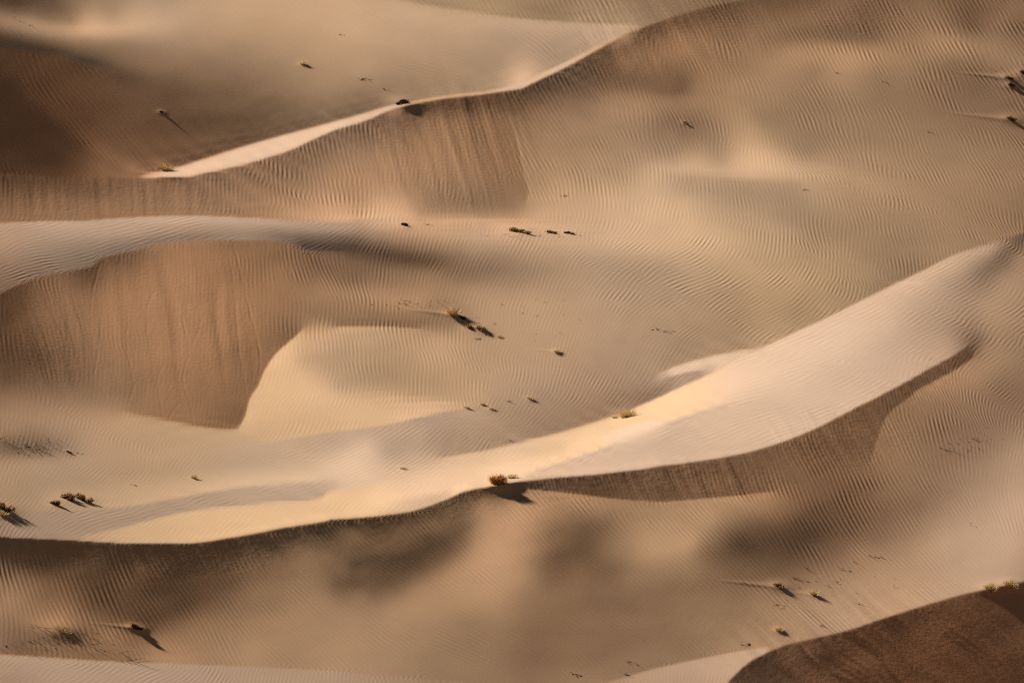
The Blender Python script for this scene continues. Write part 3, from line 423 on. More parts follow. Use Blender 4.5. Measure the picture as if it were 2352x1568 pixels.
def tone_marks(step=14.0):
    m = []
    for tl, s in TONES.items():
        for stroke in s.split():
            pts = []
            for q in stroke.split('>'):
                xy, l = q.split(':'); x, y = map(float, xy.split(',')); pts.append((*pt(tl, x, y), float(l)))
            m.append(pts[0])
            for a, b in zip(pts, pts[1:]):
                n = max(1, int(math.hypot(b[0]-a[0], b[1]-a[1])/step))
                m += [tuple(p+(q-p)*k/n for p, q in zip(a, b)) for k in range(1, n+1)]
    return [(u, v, l+sum(d*math.exp(-((u-a)/ru)**2-((v-b)/rv)**2) for a, b, ru, rv, d in LEVELS)) for u, v, l in m]
class Relief:
    """height H (metres) over a Grid so that the sunlit shade of the surface is S"""
    def __init__(s, g, S, cu, cv, wdata, lam):
        s.g, s.S, s.wd, s.lam = g, S, wdata, lam
        al = PITCH0+np.arctan((g.v-H0/2)/W0*WIDTH/DIST)[:, None]       # look-down angle of each row
        s.sp, s.cp = np.sin(al).astype(np.float32), np.cos(al).astype(np.float32)
        s.m = (CAM[2]/s.sp/DIST*WIDTH/W0*np.cos(al-PITCH0)).astype(np.float32)   # metres per picture unit
        a = np.array(SUN_AZ); a = a/np.hypot(*a)*np.cos(SUN_EL)
        s.L = (a[0], a[1], np.sin(SUN_EL)); s.cu, s.cv = cu, cv
        ku = 2*np.pi*np.fft.fftfreq(2*g.nu)[None, :]; kv = 2*np.pi*np.fft.fftfreq(2*g.nv)[:, None]
        k2 = 4*np.sin(ku/2)**2+4*np.sin(kv/2)**2
        s.pre = (1/(k2*(1.0+8*lam*k2)+2e-4))[:, :g.nu+1].astype(np.float32)
    def precond(s, G):
        E = np.concatenate([G, G[:, ::-1]], 1); E = np.concatenate([E, E[::-1]], 0)
        return np.fft.irfft2(np.fft.rfft2(E)*s.pre, E.shape)[:s.g.nv, :s.g.nu].astype(np.float32)
    def slopes(s, H):
        h = s.g.h*s.m
        Hu = np.zeros_like(H); Hv = np.zeros_like(H)
        Hu[:, :-1] = (H[:, 1:]-H[:, :-1])/h; Hv[:-1] = (H[1:]-H[:-1])/h[:-1]
        return Hu, Hv
    def f(s, H):
        sp, cp, h = s.sp, s.cp, s.g.h*s.m
        Hu, Hv = s.slopes(H)
        Draw = 1-cp*Hv; D = np.maximum(Draw, .12)
        p = Hu/D; q = sp*Hv/D
        N = 1/np.sqrt(1+p*p+q*q); lx, ly, lz = s.L
        num = lz-p*lx-q*ly; nl = num*N
        r = nl-s.S; r = np.where((nl < 0) & (s.S < .01), .3*r, r)
        E = (s.wd*r*r).sum(); gn = 2*s.wd*r
        gp = gn*(-lx*N-num*p*N**3); gq = gn*(-ly*N-num*q*N**3)
        # smooth slopes, except over creases
        for A, G in ((p, gp), (q, gq)):
            d = s.cu*(A[:, 1:]-A[:, :-1]); E += s.lam*(d*d).sum(); G[:, 1:] += 2*s.lam*d; G[:, :-1] -= 2*s.lam*d
            d = s.cv*(A[1:]-A[:-1]); E += s.lam*(d*d).sum(); G[1:] += 2*s.lam*d; G[:-1] -= 2*s.lam*d
        # angle of repose, and no slope that turns away from the viewer
        m = np.maximum(p*p+q*q-.36, 0); E += 1.0*(m*m).sum(); gp += 4*m*p; gq += 4*m*q
        m = np.maximum(-q-.30, 0); E += 4.0*(m*m).sum(); gq -= 8*m
        E += .004*(p*p+q*q).sum(); gp += .008*p; gq += .008*q
        gu = gp/D; gv = gp*Hu*cp/D**2+gq*sp/D**2
        gv = np.where(Draw < .12, gq*sp/D, gv)
        m = np.maximum(.2-Draw, 0); E += 20*(m*m).sum(); gv += 40*m*cp
        hc = float(h.mean()); E += 2e-7*(H*H).sum()/hc/hc; G = 4e-7*H/hc/hc
        gu[:, -1] = 0; gv[-1] = 0; gu = gu/h; gv = gv/h
        G = G-gu-gv; G[:, 1:] += gu[:, :-1]; G[1:] += gv[:-1]
        return float(E), G.astype(np.float32)
    def solve(s, H, n, verbose=False):
        E, G = s.f(H); mem = []
        for it in range(n):
            q = G.copy(); al = []
            for y, d, rho in reversed(mem):
                a = rho*float((d*q).sum()); al.append(a); q -= a*y
            z = s.precond(q)*(s.g.h*float(s.m.mean()))**2*.5
            for (y, d, rho), a in zip(mem, reversed(al)):
                b = rho*float((y*z).sum()); z += (a-b)*d
            gd = float((G*z).sum())
            if gd <= 0: mem = []; z = s.precond(G)*(s.g.h*float(s.m.mean()))**2*.5; gd = float((G*z).sum())
            t = 1.0
            for ls in range(12):
                H1 = H-t*z; E1, G1 = s.f(H1)
                if E1 <= E-1e-4*t*gd: break
                t *= .4
            else: break
            d, y = H1-H, G1-G; sy = float((d*y).sum())
            if sy > 1e-9: mem.append((y, d, 1/sy)); mem = mem[-10:]
            if verbose and it % 20 == 0: print(it, E1, t)
            H, E, G = H1, E1, G1
        return H
def fill_isolated(T, cu, cv):
    n = np.zeros(T.shape, np.float32); a = np.zeros(T.shape, np.float32)
    wt = np.zeros(T.shape); wt[:, :-1] += cu; wt[:, 1:] += cu; wt[:-1] += cv; wt[1:] += cv
    bad = wt == 0
    P = np.pad(T, 1, mode='edge'); B = np.pad(bad, 1, mode='edge')
    s = sum(np.where(B[j:j+T.shape[0], i:i+T.shape[1]], 0, P[j:j+T.shape[0], i:i+T.shape[1]]) for i in range(3) for j in range(3))
    k = sum((~B[j:j+T.shape[0], i:i+T.shape[1]]).astype(int) for i in range(3) for j in range(3))
    return np.where(bad, s/np.maximum(k, 1), T)
# ------------------------------------------------------------------ the relief of the dunes
LUMA = np.array([.2126, .7152, .0722])
def point_marks(table):
    m = []
    for tl, s in table.items():
        for q in s.split():
            f = [float(k) for k in q.split(',')]; m.append((*pt(tl, f[0], f[1]), *f[2:]))
    return m
def kind_marks():
    m = []
    for tl, s in KINDS.items():
        for q in s.split():
            k, xy = q.split(':'); x, y = map(float, xy.split(','))
            c = np.array(SAND[k]); c = c/(c @ LUMA)**.6*.72**-.4
            m.append((*pt(tl, x, y), *c))
    return m
LINES = crease_lines()

def tone_field(g):
    """readings joined by the smoothest field (thin plate) that may break at the crests"""
    marks = np.array(tone_marks()); cu, cv = g.barriers(LINES)
    sw = tuple((f, k) for f, k in ((16, 300), (8, 200), (4, 120), (2, 60), (1, 30)) if f*g.h <= 100)
    X, _, _ = spread(g, marks, LINES, sweeps=sw, stiff=3.0)
    X = X[..., 0].astype(np.float32)
    w = np.zeros_like(X); b = np.zeros_like(X)
    i, j = g.cell(marks[:, :2]); ok = (i >= 0) & (i < g.nu) & (j >= 0) & (j < g.nv)
    np.add.at(w, (j[ok], i[ok]), 1.0); np.add.at(b, (j[ok], i[ok]), marks[ok, 2])
    def lap(A):
        d = np.zeros_like(A)
        q = cu*(A[:, 1:]-A[:, :-1]); d[:, :-1] += q; d[:, 1:] -= q
        q = cv*(A[1:]-A[:-1]); d[:-1] += q; d[1:] -= q
        return d
    k = (g.h/6.0)**2; la, lb = .6/k, .012
    def op(A): return w*A+la*lap(lap(A))-lb*lap(A)
    ku = 2*np.pi*np.fft.fftfreq(2*g.nu)[None, :g.nu+1]; kv = 2*np.pi*np.fft.fftfreq(2*g.nv)[:, None]
    k2 = 4*np.sin(ku/2)**2+4*np.sin(kv/2)**2
    pre = 1/(la*k2*k2+lb*k2+.004*k)
    def pc(G):
        E = np.concatenate([G, G[:, ::-1]], 1); E = np.concatenate([E, E[::-1]], 0)
        return np.fft.irfft2(np.fft.rfft2(E)*pre, E.shape)[:g.nv, :g.nu].astype(np.float32)
    r = b-op(X); z = pc(r); p = z; rz = float((r*z).sum())
    for it in range(120):
        Ap = op(p); a = rz/float((p*Ap).sum()); X = X+a*p; r = r-a*Ap
        z = pc(r); rn = float((r*z).sum()); p = z+rn/rz*p; rz = rn
    return fill_isolated(np.clip(X, 15, 240), cu, cv), cu, cv
def refine(T0, g, marks=None, chan=0):
    """carry a field to a finer grid, redrawing the strip along each crest from its own side"""
    T = resize(T0, (g.nv, g.nu))[..., None]; cu, cv = g.barriers(LINES)
    near = np.zeros((g.nv, g.nu), bool)
    near[:, :-1] |= cu < 1; near[:, 1:] |= cu < 1; near[:-1] |= cv < 1; near[1:] |= cv < 1
    for _ in range(3):
        n = near.copy(); n[1:] |= near[:-1]; n[:-1] |= near[1:]; n[:, 1:] |= near[:, :-1]; n[:, :-1] |= near[:, 1:]; near = n
    jj, ii = np.nonzero(near)
    c_u = cu[..., None]; c_v = cv[..., None]
    wt = np.zeros_like(T); wt[:, :-1] += c_u; wt[:, 1:] += c_u; wt[:-1] += c_v; wt[1:] += c_v
    nm = near[..., None]; K = T.shape[-1]
    T = np.where(nm, 0, T); w = (~nm).astype(np.float32)
    for _ in range(14):                                    # grow inwards from each side
        s = np.zeros_like(T); k = np.zeros_like(w)
        A = T*w
        s[:, :-1] += c_u*A[:, 1:]; s[:, 1:] += c_u*A[:, :-1]; s[:-1] += c_v*A[1:]; s[1:] += c_v*A[:-1]
        k[:, :-1] += c_u*w[:, 1:]; k[:, 1:] += c_u*w[:, :-1]; k[:-1] += c_v*w[1:]; k[1:] += c_v*w[:-1]
        T = np.where(nm & (k > 0), s/np.maximum(k, 1e-6), T); w = np.where(nm & (k > 0), 1.0, w)
    sw = tuple((f, k) for f, k in ((16, 300), (8, 150), (4, 80), (2, 40), (1, 30)))
    X, _, _ = spread(g, marks or tone_marks(), LINES, sweeps=sw, stiff=3.0)
    T = np.where(w > 0, T, X[..., chan:chan+1])
    return fill_isolated(T[..., 0], cu, cv), cu, cv

# the kinds of sand, shade painted into the browns, each kept to its own side of a crest
kinds = kind_marks(); g6 = Grid(6.0)
col, c6, d6 = spread(g6, kinds, LINES, sweeps=((16, 200), (8, 150), (4, 80), (2, 40), (1, 20)), stiff=1.0)
col = smooth_masked(col, c6, d6, 40)

H = None; T_mid = None
FINE = 2.45
for h, n in ((12.0, 130), (6.0, 60), (FINE, 40)):
    g = Grid(h)
    if h > 6: T, cu, cv = tone_field(g)
    elif h == 6.0: T, cu, cv = tone_field(g); T_mid = T
    else: T, cu, cv = refine(T_mid, g)
    if h > 3: alb = resize(col @ LUMA, (g.nv, g.nu))
    else:
        sand = np.stack([refine(col[..., k].astype(np.float32), g, kinds, k)[0] for k in range(3)], -1); alb = sand @ LUMA
    x_ = ((lin(T)/alb-AMB)/GAIN).astype(np.float32)
    S = .005+.5*(x_-.005+np.sqrt((x_-.005)**2+.0003))       # nothing lies wholly in its own shade
    if h < 6:                                              # crests are a hand's breadth round, not stepped
        for _ in range(1):
            P = np.pad(S, 1, mode='edge'); P = (P[:-2]+2*P[1:-1]+P[2:])/4; S = .45*S+.55*(P[:, :-2]+2*P[:, 1:-1]+P[:, 2:])/4
        near = np.zeros(S.shape, bool)                      # flat-lying crests: no steps along them
        for L_ in LINES:
            k_ = np.abs(np.gradient(L_[:, 1])) < .32*np.abs(np.gradient(L_[:, 0]))
            i_, j_ = g.cell(L_[k_])
            for q in range(-3, 4):
                o_ = (i_ >= 0) & (i_ < g.nu) & (j_+q >= 0) & (j_+q < g.nv); near[j_[o_]+q, i_[o_]] = True
        near[:, 1:] |= near[:, :-1]; near[:, :-1] |= near[:, 1:]
        Sb = S
        for _ in range(6):
            P = np.pad(Sb, ((0, 0), (1, 1)), mode='edge'); Sb = (P[:, :-2]+2*P[:, 1:-1]+P[:, 2:])/4
        S = np.where(near, Sb, S).astype(np.float32)
    cu = np.maximum(cu, .04); cv = np.maximum(cv, .04)
    U, V = np.meshgrid(g.u, g.v)
    inside = (U > -20) & (U < W0+20) & (V > -20) & (V < H0+20)
    wd = np.where(inside, 40., 5.).astype(np.float32)
    H = np.zeros((g.nv, g.nu), np.float32) if H is None else resize(H, (g.nv, g.nu)).astype(np.float32)
    R = Relief(g, S, cu, cv, wd, 1.2*(6/h)**2)
    H = R.solve(H, n)
# ------------------------------------------------------------------ from the relief to the ground mesh
def rays(U, V):
    x = (U-W0/2)/W0*WIDTH/DIST; y = -(V-H0/2)/W0*WIDTH/DIST
    sp, cp = math.sin(PITCH0), math.cos(PITCH0)
    return np.stack([x, cp+y*sp, -sp+y*cp], -1)
def blur(A, n):
    for _ in range(n):
        P = np.pad(A, 1, mode='edge'); P = (P[:-2]+2*P[1:-1]+P[2:])/4; A = (P[:, :-2]+2*P[:, 1:-1]+P[:, 2:])/4
    return A
rng = np.random.default_rng(7)
def value_noise(x, y, seed):
    """smooth 2-D noise, -1..1"""
    r = np.random.default_rng(seed).uniform(-1, 1, (256, 256)).astype(np.float32)
    xi = np.floor(x).astype(int); yi = np.floor(y).astype(int); fx = x-xi; fy = y-yi
    fx = fx*fx*(3-2*fx); fy = fy*fy*(3-2*fy)
    g_ = lambda i, j: r[j % 256, i % 256]
    return (g_(xi, yi)*(1-fx)+g_(xi+1, yi)*fx)*(1-fy)+(g_(xi, yi+1)*(1-fx)+g_(xi+1, yi+1)*fx)*fy

U, V = np.meshgrid(g.u, g.v)
M = R.m*np.ones_like(H)
Z = H.astype(np.float64).copy()
# runnels down the slip faces
SLIP = np.zeros_like(H); FLOW = np.zeros_like(H)
for n, (tl, x, y, ru, rv, ang, sp_, dep) in enumerate(STREAKS):
    a, b = pt(tl, x, y); ca, sa = math.cos(math.radians(180-ang)), math.sin(math.radians(180-ang))
    du, dv = U-a, V-b
    along = du*ca+dv*sa                 # down the fall line
    across = du*sa-dv*ca
    w = np.exp(-((du/(ru*.7))**2+(dv/(rv*.8))**2)**2)
    SLIP = np.maximum(SLIP, w)
    warp = 6*value_noise(across/60, along/90, 31+n)
    q = value_noise((across+warp)/sp_, along/260+3*n, 51+n)*.6+value_noise((across+warp)/(sp_*.45), along/120, 71+n)*.3
    q += .5*value_noise(across/(sp_*3.2), along/400, 91+n)
    Z += w*q*dep*.012*sp_/16; FLOW += w*q*min(dep, 1.2)
for tl, s in GROOVES:
    L_ = smooth_line(parse(tl, s), 4.0)
    lo, hi = L_.min(0)-14, L_.max(0)+14
    ii = np.nonzero((g.u > lo[0]) & (g.u < hi[0]))[0]; jj = np.nonzero((g.v > lo[1]) & (g.v < hi[1]))[0]
    if len(ii) == 0 or len(jj) == 0: continue
    sl = np.ix_(jj, ii); uu, vv = U[sl], V[sl]
    d2 = np.full(uu.shape, 1e9)
    for k, (px_, py_) in enumerate(L_):
        f = min(1.0, 5*min(k, len(L_)-k)/len(L_))*.8+.2
        d2 = np.minimum(d2, ((uu-px_)**2+((vv-py_)*.6)**2)/f)
    Z[sl] += (-.0050*np.exp(-d2/4.0)+.0008*np.exp(-((np.sqrt(d2)-5)**2)/8.0))*(.65+.6*value_noise(uu/9, vv/16, 3))
# the sand is never quite even: broad, very low swells
Z += .006*value_noise(U/90, V/44, 5)
# little breaks and notches just under the sharp lips
for k, dep in ((0, .0016), (11, .0012), (4, .0014), (13, .0014)):
    L_ = LINES[k]; o_ = np.argsort(L_[:, 0]); d_ = V-np.interp(U, L_[o_, 0], L_[o_, 1])
    w = np.exp(-((d_-7)/9)**2)*((U > L_[:, 0].min()) & (U < L_[:, 0].max()))
    Z += dep*w*(value_noise((U-.3*d_)/6.5, d_/40, 41+k)+.7*value_noise((U-.3*d_)/15, d_/60, 42+k))
TAILS = {('c2', 800), ('a2', 852), ('c0', 2275), ('b1', 806), ('b1', 1465), ('c2', 1016), ('c0', 2268)}
# sand caught round the shrubs, with a tail down the wind
for kind, tl, x, y, w_, h_, label in PLANTS:
    if kind in ('twigs', 'stalk') or w_ < 36: continue
    a, b = pt(tl, x, y); w_ = w_*.36; du, dv = U-a, (V-b)*2.3-.25*(U-a)
    Z += .07*w_*.017*np.exp(-(du/(w_*.75))**2-(dv/(w_*.8))**2)
    if (tl, x) not in TAILS: continue
    Z += .045*w_*.017*np.exp(-(dv/(w_*.42*np.clip(1+du/(w_*5), .15, 1)))**2)*np.clip(1+du/(w_*4.5), 0, 1)*(du < 0)*np.clip(-du/(w_*.5), 0, 1)

ray = rays(U, V)
t = (Z-CAM[2])/ray[..., 2]
XYZ = CAM+ray*t[..., None]

# ripple fields carried onto the ground
gr = Grid(12.0)
rip, _, _ = spread(gr, [(m[0], m[1], m[2], max(m[3], 28)*.36, m[4]*(1.25 if m[3] < 28 else 1)) for m in point_marks(RIPPLES)], LINES,
                   sweeps=((8, 200), (4, 100), (2, 60), (1, 30)), stiff=2.0)
ca_, cb_ = gr.barriers(LINES); rip = smooth_masked(rip, ca_, cb_, 5)
phi, lam_, amp = [resize(rip[..., k], H.shape) for k in range(3)]
phi = np.radians(phi); Hs = blur(H, 12); Hu, Hv = R.slopes(Hs)
Jb = np.maximum(1-R.cp*Hv, .3)/R.sp; Ja = -R.cp*Hu/R.sp
cx, cy = np.cos(phi), Ja*np.cos(phi)+Jb*np.sin(phi)
cr = np.arctan2(cy, cx); cr = np.where(cr < -math.pi/2, cr+2*math.pi, cr)
ori = cr+math.pi/2
lm = lam_*M
kv_ = np.cos(phi)/lm/Jb; ku_ = -np.sin(phi)/lm-Ja*kv_
freq = np.clip(np.interp(lam_/.36, [28, 45], [1.18, 1.55])*np.hypot(ku_, kv_), 1.8, 10.0)
# apron: rings of the same sheet carried on to the horizon in low dunes
nv, nu = H.shape
ring = [(0, i) for i in range(nu)]+[(j, nu-1) for j in range(1, nv)]+[(nv-1, i) for i in range(nu-2, -1, -1)]+[(j, 0) for j in range(nv-2, 0, -1)]
rj = np.array([r[0] for r in ring]); ri = np.array([r[1] for r in ring])
step = 4
keep = np.arange(0, len(ring), step)
base = XYZ[rj, ri]; ctr = np.array([0.0, base[:, 1].mean()])
verts = [XYZ.reshape(-1, 3)]; faces = []
idx = np.arange(nu*nv).reshape(nv, nu)
quads = np.stack([idx[:-1, :-1], idx[:-1, 1:], idx[1:, 1:], idx[1:, :-1]], -1).reshape(-1, 4)
faces.append(quads)
prev = idx[rj, ri]; off = nu*nv; n = len(ring); slips = [SLIP.ravel()]; flows = [FLOW.ravel()]
attr_ring = np.stack([amp[rj, ri], ori[rj, ri], freq[rj, ri]], -1); sand_ring = sand[rj, ri]
attrs = [np.stack([amp, ori, freq], -1).reshape(-1, 3)]; sands = [sand.reshape(-1, 3)]
dirn = base[:, :2]-ctr; dirn = dirn/np.linalg.norm(dirn, axis=1, keepdims=True)
plain = np.array(SAND['p']); plain = plain/(plain @ LUMA)**.6*.72**-.4
inner = XYZ[np.clip(rj, 14, nv-15), np.clip(ri, 14, nu-15)]
grad = np.clip((base[:, 2]-inner[:, 2])/np.maximum(np.linalg.norm(base[:, :2]-inner[:, :2], axis=1), .05), -.35, .35)
ker = np.hanning(81); ker /= ker.sum()
ring_blur = lambda q: np.convolve(np.concatenate([q[-40:], q, q[:40]]), ker, 'valid')
grad = ring_blur(grad)
for d in (.3, .8, 1.6, 3, 5, 8, 12, 18, 26, 38, 55, 80, 115, 165, 240, 350, 500, 720, 1050, 1500, 2200, 3200, 4700, 7000):
    P = base[:, :2]+dirn*d
    f = min(1.0, d/60.0); f = f*f*(3-2*f)
    calm = base[:, 2]+grad*12*(1-math.exp(-d/12)); far_ = min(1.0, d/4); calm = calm*(1-far_)+ring_blur(calm)*far_
    zz = calm*(1-f)+f*(2.2*value_noise(P[:, 0]/38, P[:, 1]/26, 11)+4.0*value_noise(P[:, 0]/150, P[:, 1]/90, 12)-1.0)
    if d > 1000: zz = zz*.6
    cur = np.arange(off, off+n); off += n
    verts.append(np.column_stack([P, zz]))
    k = np.roll(np.arange(n), -1)
    faces.append(np.stack([prev, cur, cur[k], prev[k]], -1)); prev = cur
    slips.append(np.zeros(n)); flows.append(np.zeros(n)); attrs.append(attr_ring*np.array([1-.6*f, 1, 1])); sands.append(sand_ring*(1-f)+plain*f)
verts = np.concatenate(verts); faces = np.concatenate(faces)
me = bpy.data.meshes.new('dune_field')
me.vertices.add(len(verts)); me.vertices.foreach_set('co', verts.astype(np.float32).ravel())
me.loops.add(faces.size); me.loops.foreach_set('vertex_index', faces.astype(np.int32).ravel())
me.polygons.add(len(faces)); me.polygons.foreach_set('loop_start', np.arange(0, faces.size, 4, dtype=np.int32))
me.update(calc_edges=True)
me.polygons.foreach_set('use_smooth', np.ones(len(faces), bool))
at = me.attributes.new('ripple', 'FLOAT_VECTOR', 'POINT'); at.data.foreach_set('vector', np.concatenate(attrs).astype(np.float32).ravel())
at = me.attributes.new('slip', 'FLOAT', 'POINT'); at.data.foreach_set('value', np.concatenate(slips).astype(np.float32))
at = me.attributes.new('flow', 'FLOAT', 'POINT'); at.data.foreach_set('value', np.concatenate(flows).astype(np.float32))
at = me.attributes.new('sand', 'FLOAT_VECTOR', 'POINT'); at.data.foreach_set('vector', np.concatenate(sands).astype(np.float32).ravel())

# ------------------------------------------------------------------ sand
def sand_material():
    m = bpy.data.materials.new('sand'); m.use_nodes = True; nt = m.node_tree; nt.nodes.clear()
    N = nt.nodes.new; K = nt.links.new
    out = N('ShaderNodeOutputMaterial'); b = N('ShaderNodeBsdfPrincipled'); K(b.outputs[0], out.inputs[0])
    b.inputs['Roughness'].default_value = .95; b.inputs['Specular IOR Level'].default_value = .08
    def math_(op, a, c=None, c2=None):
        n = N('ShaderNodeMath'); n.operation = op
        for k, q in enumerate((a, c, c2)):
            if q is None: continue
            if isinstance(q, (int, float)): n.inputs[k].default_value = q
            else: K(q, n.inputs[k])
        return n.outputs[0]
    geo = N('ShaderNodeNewGeometry'); pos = geo.outputs['Position']
    ra = N('ShaderNodeAttribute'); ra.attribute_name = 'ripple'
    sep = N('ShaderNodeSeparateXYZ'); K(ra.outputs['Vector'], sep.inputs[0])
    amp, ori, freq = sep.outputs
    ca = N('ShaderNodeAttribute'); ca.attribute_name = 'sand'
    def noise(scale, detail=2.0, rough=.5):
        n = N('ShaderNodeTexNoise'); n.inputs['Scale'].default_value = scale; n.inputs['Detail'].default_value = detail
        n.inputs['Roughness'].default_value = rough; K(pos, n.inputs['Vector']); return n.outputs['Fac']
    # wind ripples: oriented noise with the wavelength and crest direction of the field
    KS = 1.25
    wob = noise(.35, 1.0)
    ori2 = math_('ADD', ori, math_('MULTIPLY', math_('SUBTRACT', wob, .5), .5))
    ga = N('ShaderNodeTexGabor'); ga.gabor_type = '2D'
    ga.inputs['Scale'].default_value = 1/KS; ga.inputs['Anisotropy'].default_value = 1.0
    K(pos, ga.inputs['Vector']); K(math_('MULTIPLY', freq, KS), ga.inputs['Frequency']); K(ori2, ga.inputs['Orientation'])
    patch = math_('MAXIMUM', math_('ADD', math_('MULTIPLY', noise(.30, 3.0), 3.4), -.85), .08)
    rip = math_('SUBTRACT', ga.outputs['Value'], .5)
    hgt = math_('MULTIPLY', math_('MULTIPLY', rip, math_('MULTIPLY', amp, patch)), math_('DIVIDE', RIPPLE_K, freq))
    sa = N('ShaderNodeAttribute'); sa.attribute_name = 'slip'      # rough, freshly slid sand
    rough_ = math_('ADD', math_('MULTIPLY', sa.outputs['Fac'], .0065), .0025)
    grain = math_('MULTIPLY', math_('SUBTRACT', noise(5.5, 4.0, .6), .5), rough_)
    bump = N('ShaderNodeBump'); bump.inputs['Strength'].default_value = 1.0; bump.inputs['Distance'].default_value = 1.0
    K(math_('ADD', hgt, grain), bump.inputs['Height']); K(bump.outputs[0], b.inputs['Normal'])
    # colour: kind of sand with its painted shade, mottled, with coarser paler grains on the ripple crests
    mot = math_('ADD', math_('MULTIPLY', math_('SUBTRACT', noise(1.1, 4.0, .6), .5), .10), 1.0)
    spk = math_('ADD', math_('MULTIPLY', math_('SUBTRACT', noise(30.0, 2.0, .7), .5), .16), 1.0)
    crest = math_('ADD', math_('MULTIPLY', rip, math_('MULTIPLY', amp, .22)), 1.0)
    fl = N('ShaderNodeAttribute'); fl.attribute_name = 'flow'       # paler on the runnel ribs, darker between them
    crest = math_('MULTIPLY', crest, math_('ADD', math_('MULTIPLY', fl.outputs['Fac'], .13), 1.0))
    f = math_('MULTIPLY', math_('MULTIPLY', math_('MULTIPLY', mot, spk), crest), ALBEDO)
    sc_ = N('ShaderNodeVectorMath'); sc_.operation = 'SCALE'; K(ca.outputs['Vector'], sc_.inputs[0]); K(f, sc_.inputs['Scale'])
    K(sc_.outputs[0], b.inputs['Base Color'])
    return m
me.materials.append(sand_material())
ground = bpy.data.objects.new('sand_dunes', me); C.objects.link(ground)
ground['kind'] = 'structure'; ground['label'] = 'pale and brown desert sand dunes with sharp crests, slip faces and wind ripples'

def on_ground(tile, x, y):
    """point of the sand seen at a place of the photograph"""
    a, b = pt(tile, x, y)
    fi = np.clip((a+MU)/(W0+2*MU)*g.nu-.5, 0, g.nu-1.001); fj = np.clip((H0+MV-b)/(H0+2*MV)*g.nv-.5, 0, g.nv-1.001)
    i, j = int(fi), int(fj); p, q = fi-i, fj-j
    P = (XYZ[j, i]*(1-p)+XYZ[j, i+1]*p)*(1-q)+(XYZ[j+1, i]*(1-p)+XYZ[j+1, i+1]*p)*q
    return Vector(P), .36*float(M[j, i])
# ------------------------------------------------------------------ plants and dead wood on the sand
def plant_material(name, c0, c1, rough=.9, trans=.0):
    m = bpy.data.materials.new(name); m.use_nodes = True; nt = m.node_tree; b = nt.nodes['Principled BSDF']
    n = nt.nodes.new('ShaderNodeTexNoise'); n.inputs['Scale'].default_value = 14.0; n.inputs['Detail'].default_value = 3.0
    gp = nt.nodes.new('ShaderNodeNewGeometry'); nt.links.new(gp.outputs['Position'], n.inputs['Vector'])
    r = nt.nodes.new('ShaderNodeValToRGB'); r.color_ramp.elements[0].position = .32; r.color_ramp.elements[1].position = .68
    r.color_ramp.elements[0].color = (*c0, 1); r.color_ramp.elements[1].color = (*c1, 1)
    nt.links.new(n.outputs['Fac'], r.inputs[0]); nt.links.new(r.outputs[0], b.inputs['Base Color'])
    b.inputs['Roughness'].default_value = rough; b.inputs['Specular IOR Level'].default_value = .1
    return m
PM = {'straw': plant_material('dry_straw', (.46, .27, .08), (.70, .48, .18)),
      'pale': plant_material('pale_straw', (.58, .43, .20), (.74, .58, .32)),
      'olive': plant_material('dusty_leaf', (.075, .045, .015), (.25, .15, .042)),
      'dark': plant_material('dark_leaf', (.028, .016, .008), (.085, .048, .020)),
      'rust': plant_material('rusty_twig', (.42, .17, .035), (.70, .34, .09)),
      'wood': plant_material('dead_wood', (.09, .058, .034), (.20, .14, .085))}

class Build:
    def __init__(s): s.v, s.f = [], []
    def blade(s, p, d, L_, w, bend, rnd):
        """a thin three-sided stem that bends over"""
        d = d.normalized(); side = d.cross(Vector((0, 0, 1)))
        if side.length < .05: side = Vector((1, 0, 0))
        side.normalize(); up = side.cross(d); n0 = len(s.v); K = 3
        for k in range(K+1):
            t_ = k/K; q = p+d*L_*t_+Vector((rnd.uniform(-1, 1), rnd.uniform(-1, 1), 0))*L_*.03*t_+Vector((d.x, d.y, -.4))*bend*L_*t_*t_
            r_ = w*(1-.8*t_)*.5
            for a in (0, 2.1, 4.2): s.v.append(q+side*math.cos(a)*r_+up*math.sin(a)*r_)
        for k in range(K):
            for a in range(3):
                b_ = (a+1) % 3; s.f.append((n0+3*k+a, n0+3*k+b_, n0+3*k+3+b_, n0+3*k+3+a))
    def leaf(s, p, size, rnd):
        a = Vector((rnd.gauss(0, 1), rnd.gauss(0, 1), rnd.gauss(0, 1))).normalized()
        b = a.orthogonal().normalized(); c = a.cross(b); n0 = len(s.v); e = rnd.uniform(.35, .6)
        s.v += [p-b*size*.5, p+c*size*e*.5+a*size*.08, p+b*size*.5, p-c*size*e*.5+a*size*.08]
        s.f.append((n0, n0+1, n0+2, n0+3))
    def link(s, name, mat, parent=None, loc=None):
        m = bpy.data.meshes.new(name); m.from_pydata([tuple(q) for q in s.v], [], s.f); m.materials.append(PM[mat])
        o = bpy.data.objects.new(name, m); C.objects.link(o)
        if parent:
            o.parent = parent
            if name != 'stick': o['kind'] = 'stuff'
        if loc is not None: o.location = loc
        return o
def tag(o, label, cat, group=None):
    o['label'] = label; o['category'] = cat
    if group: o['group'] = group
def root(name, P, label, cat, group=None):
    o = bpy.data.objects.new(name, None); o.empty_display_size = .1; C.objects.link(o); o.location = P
    tag(o, label, cat, group); return o
def near_z(P, dx, dy):
    ok, loc, nor, _ = ground.ray_cast(Vector((P.x+dx, P.y+dy, P.z+6)), Vector((0, 0, -1)), distance=14)
    return loc.z-P.z if ok else 0.0

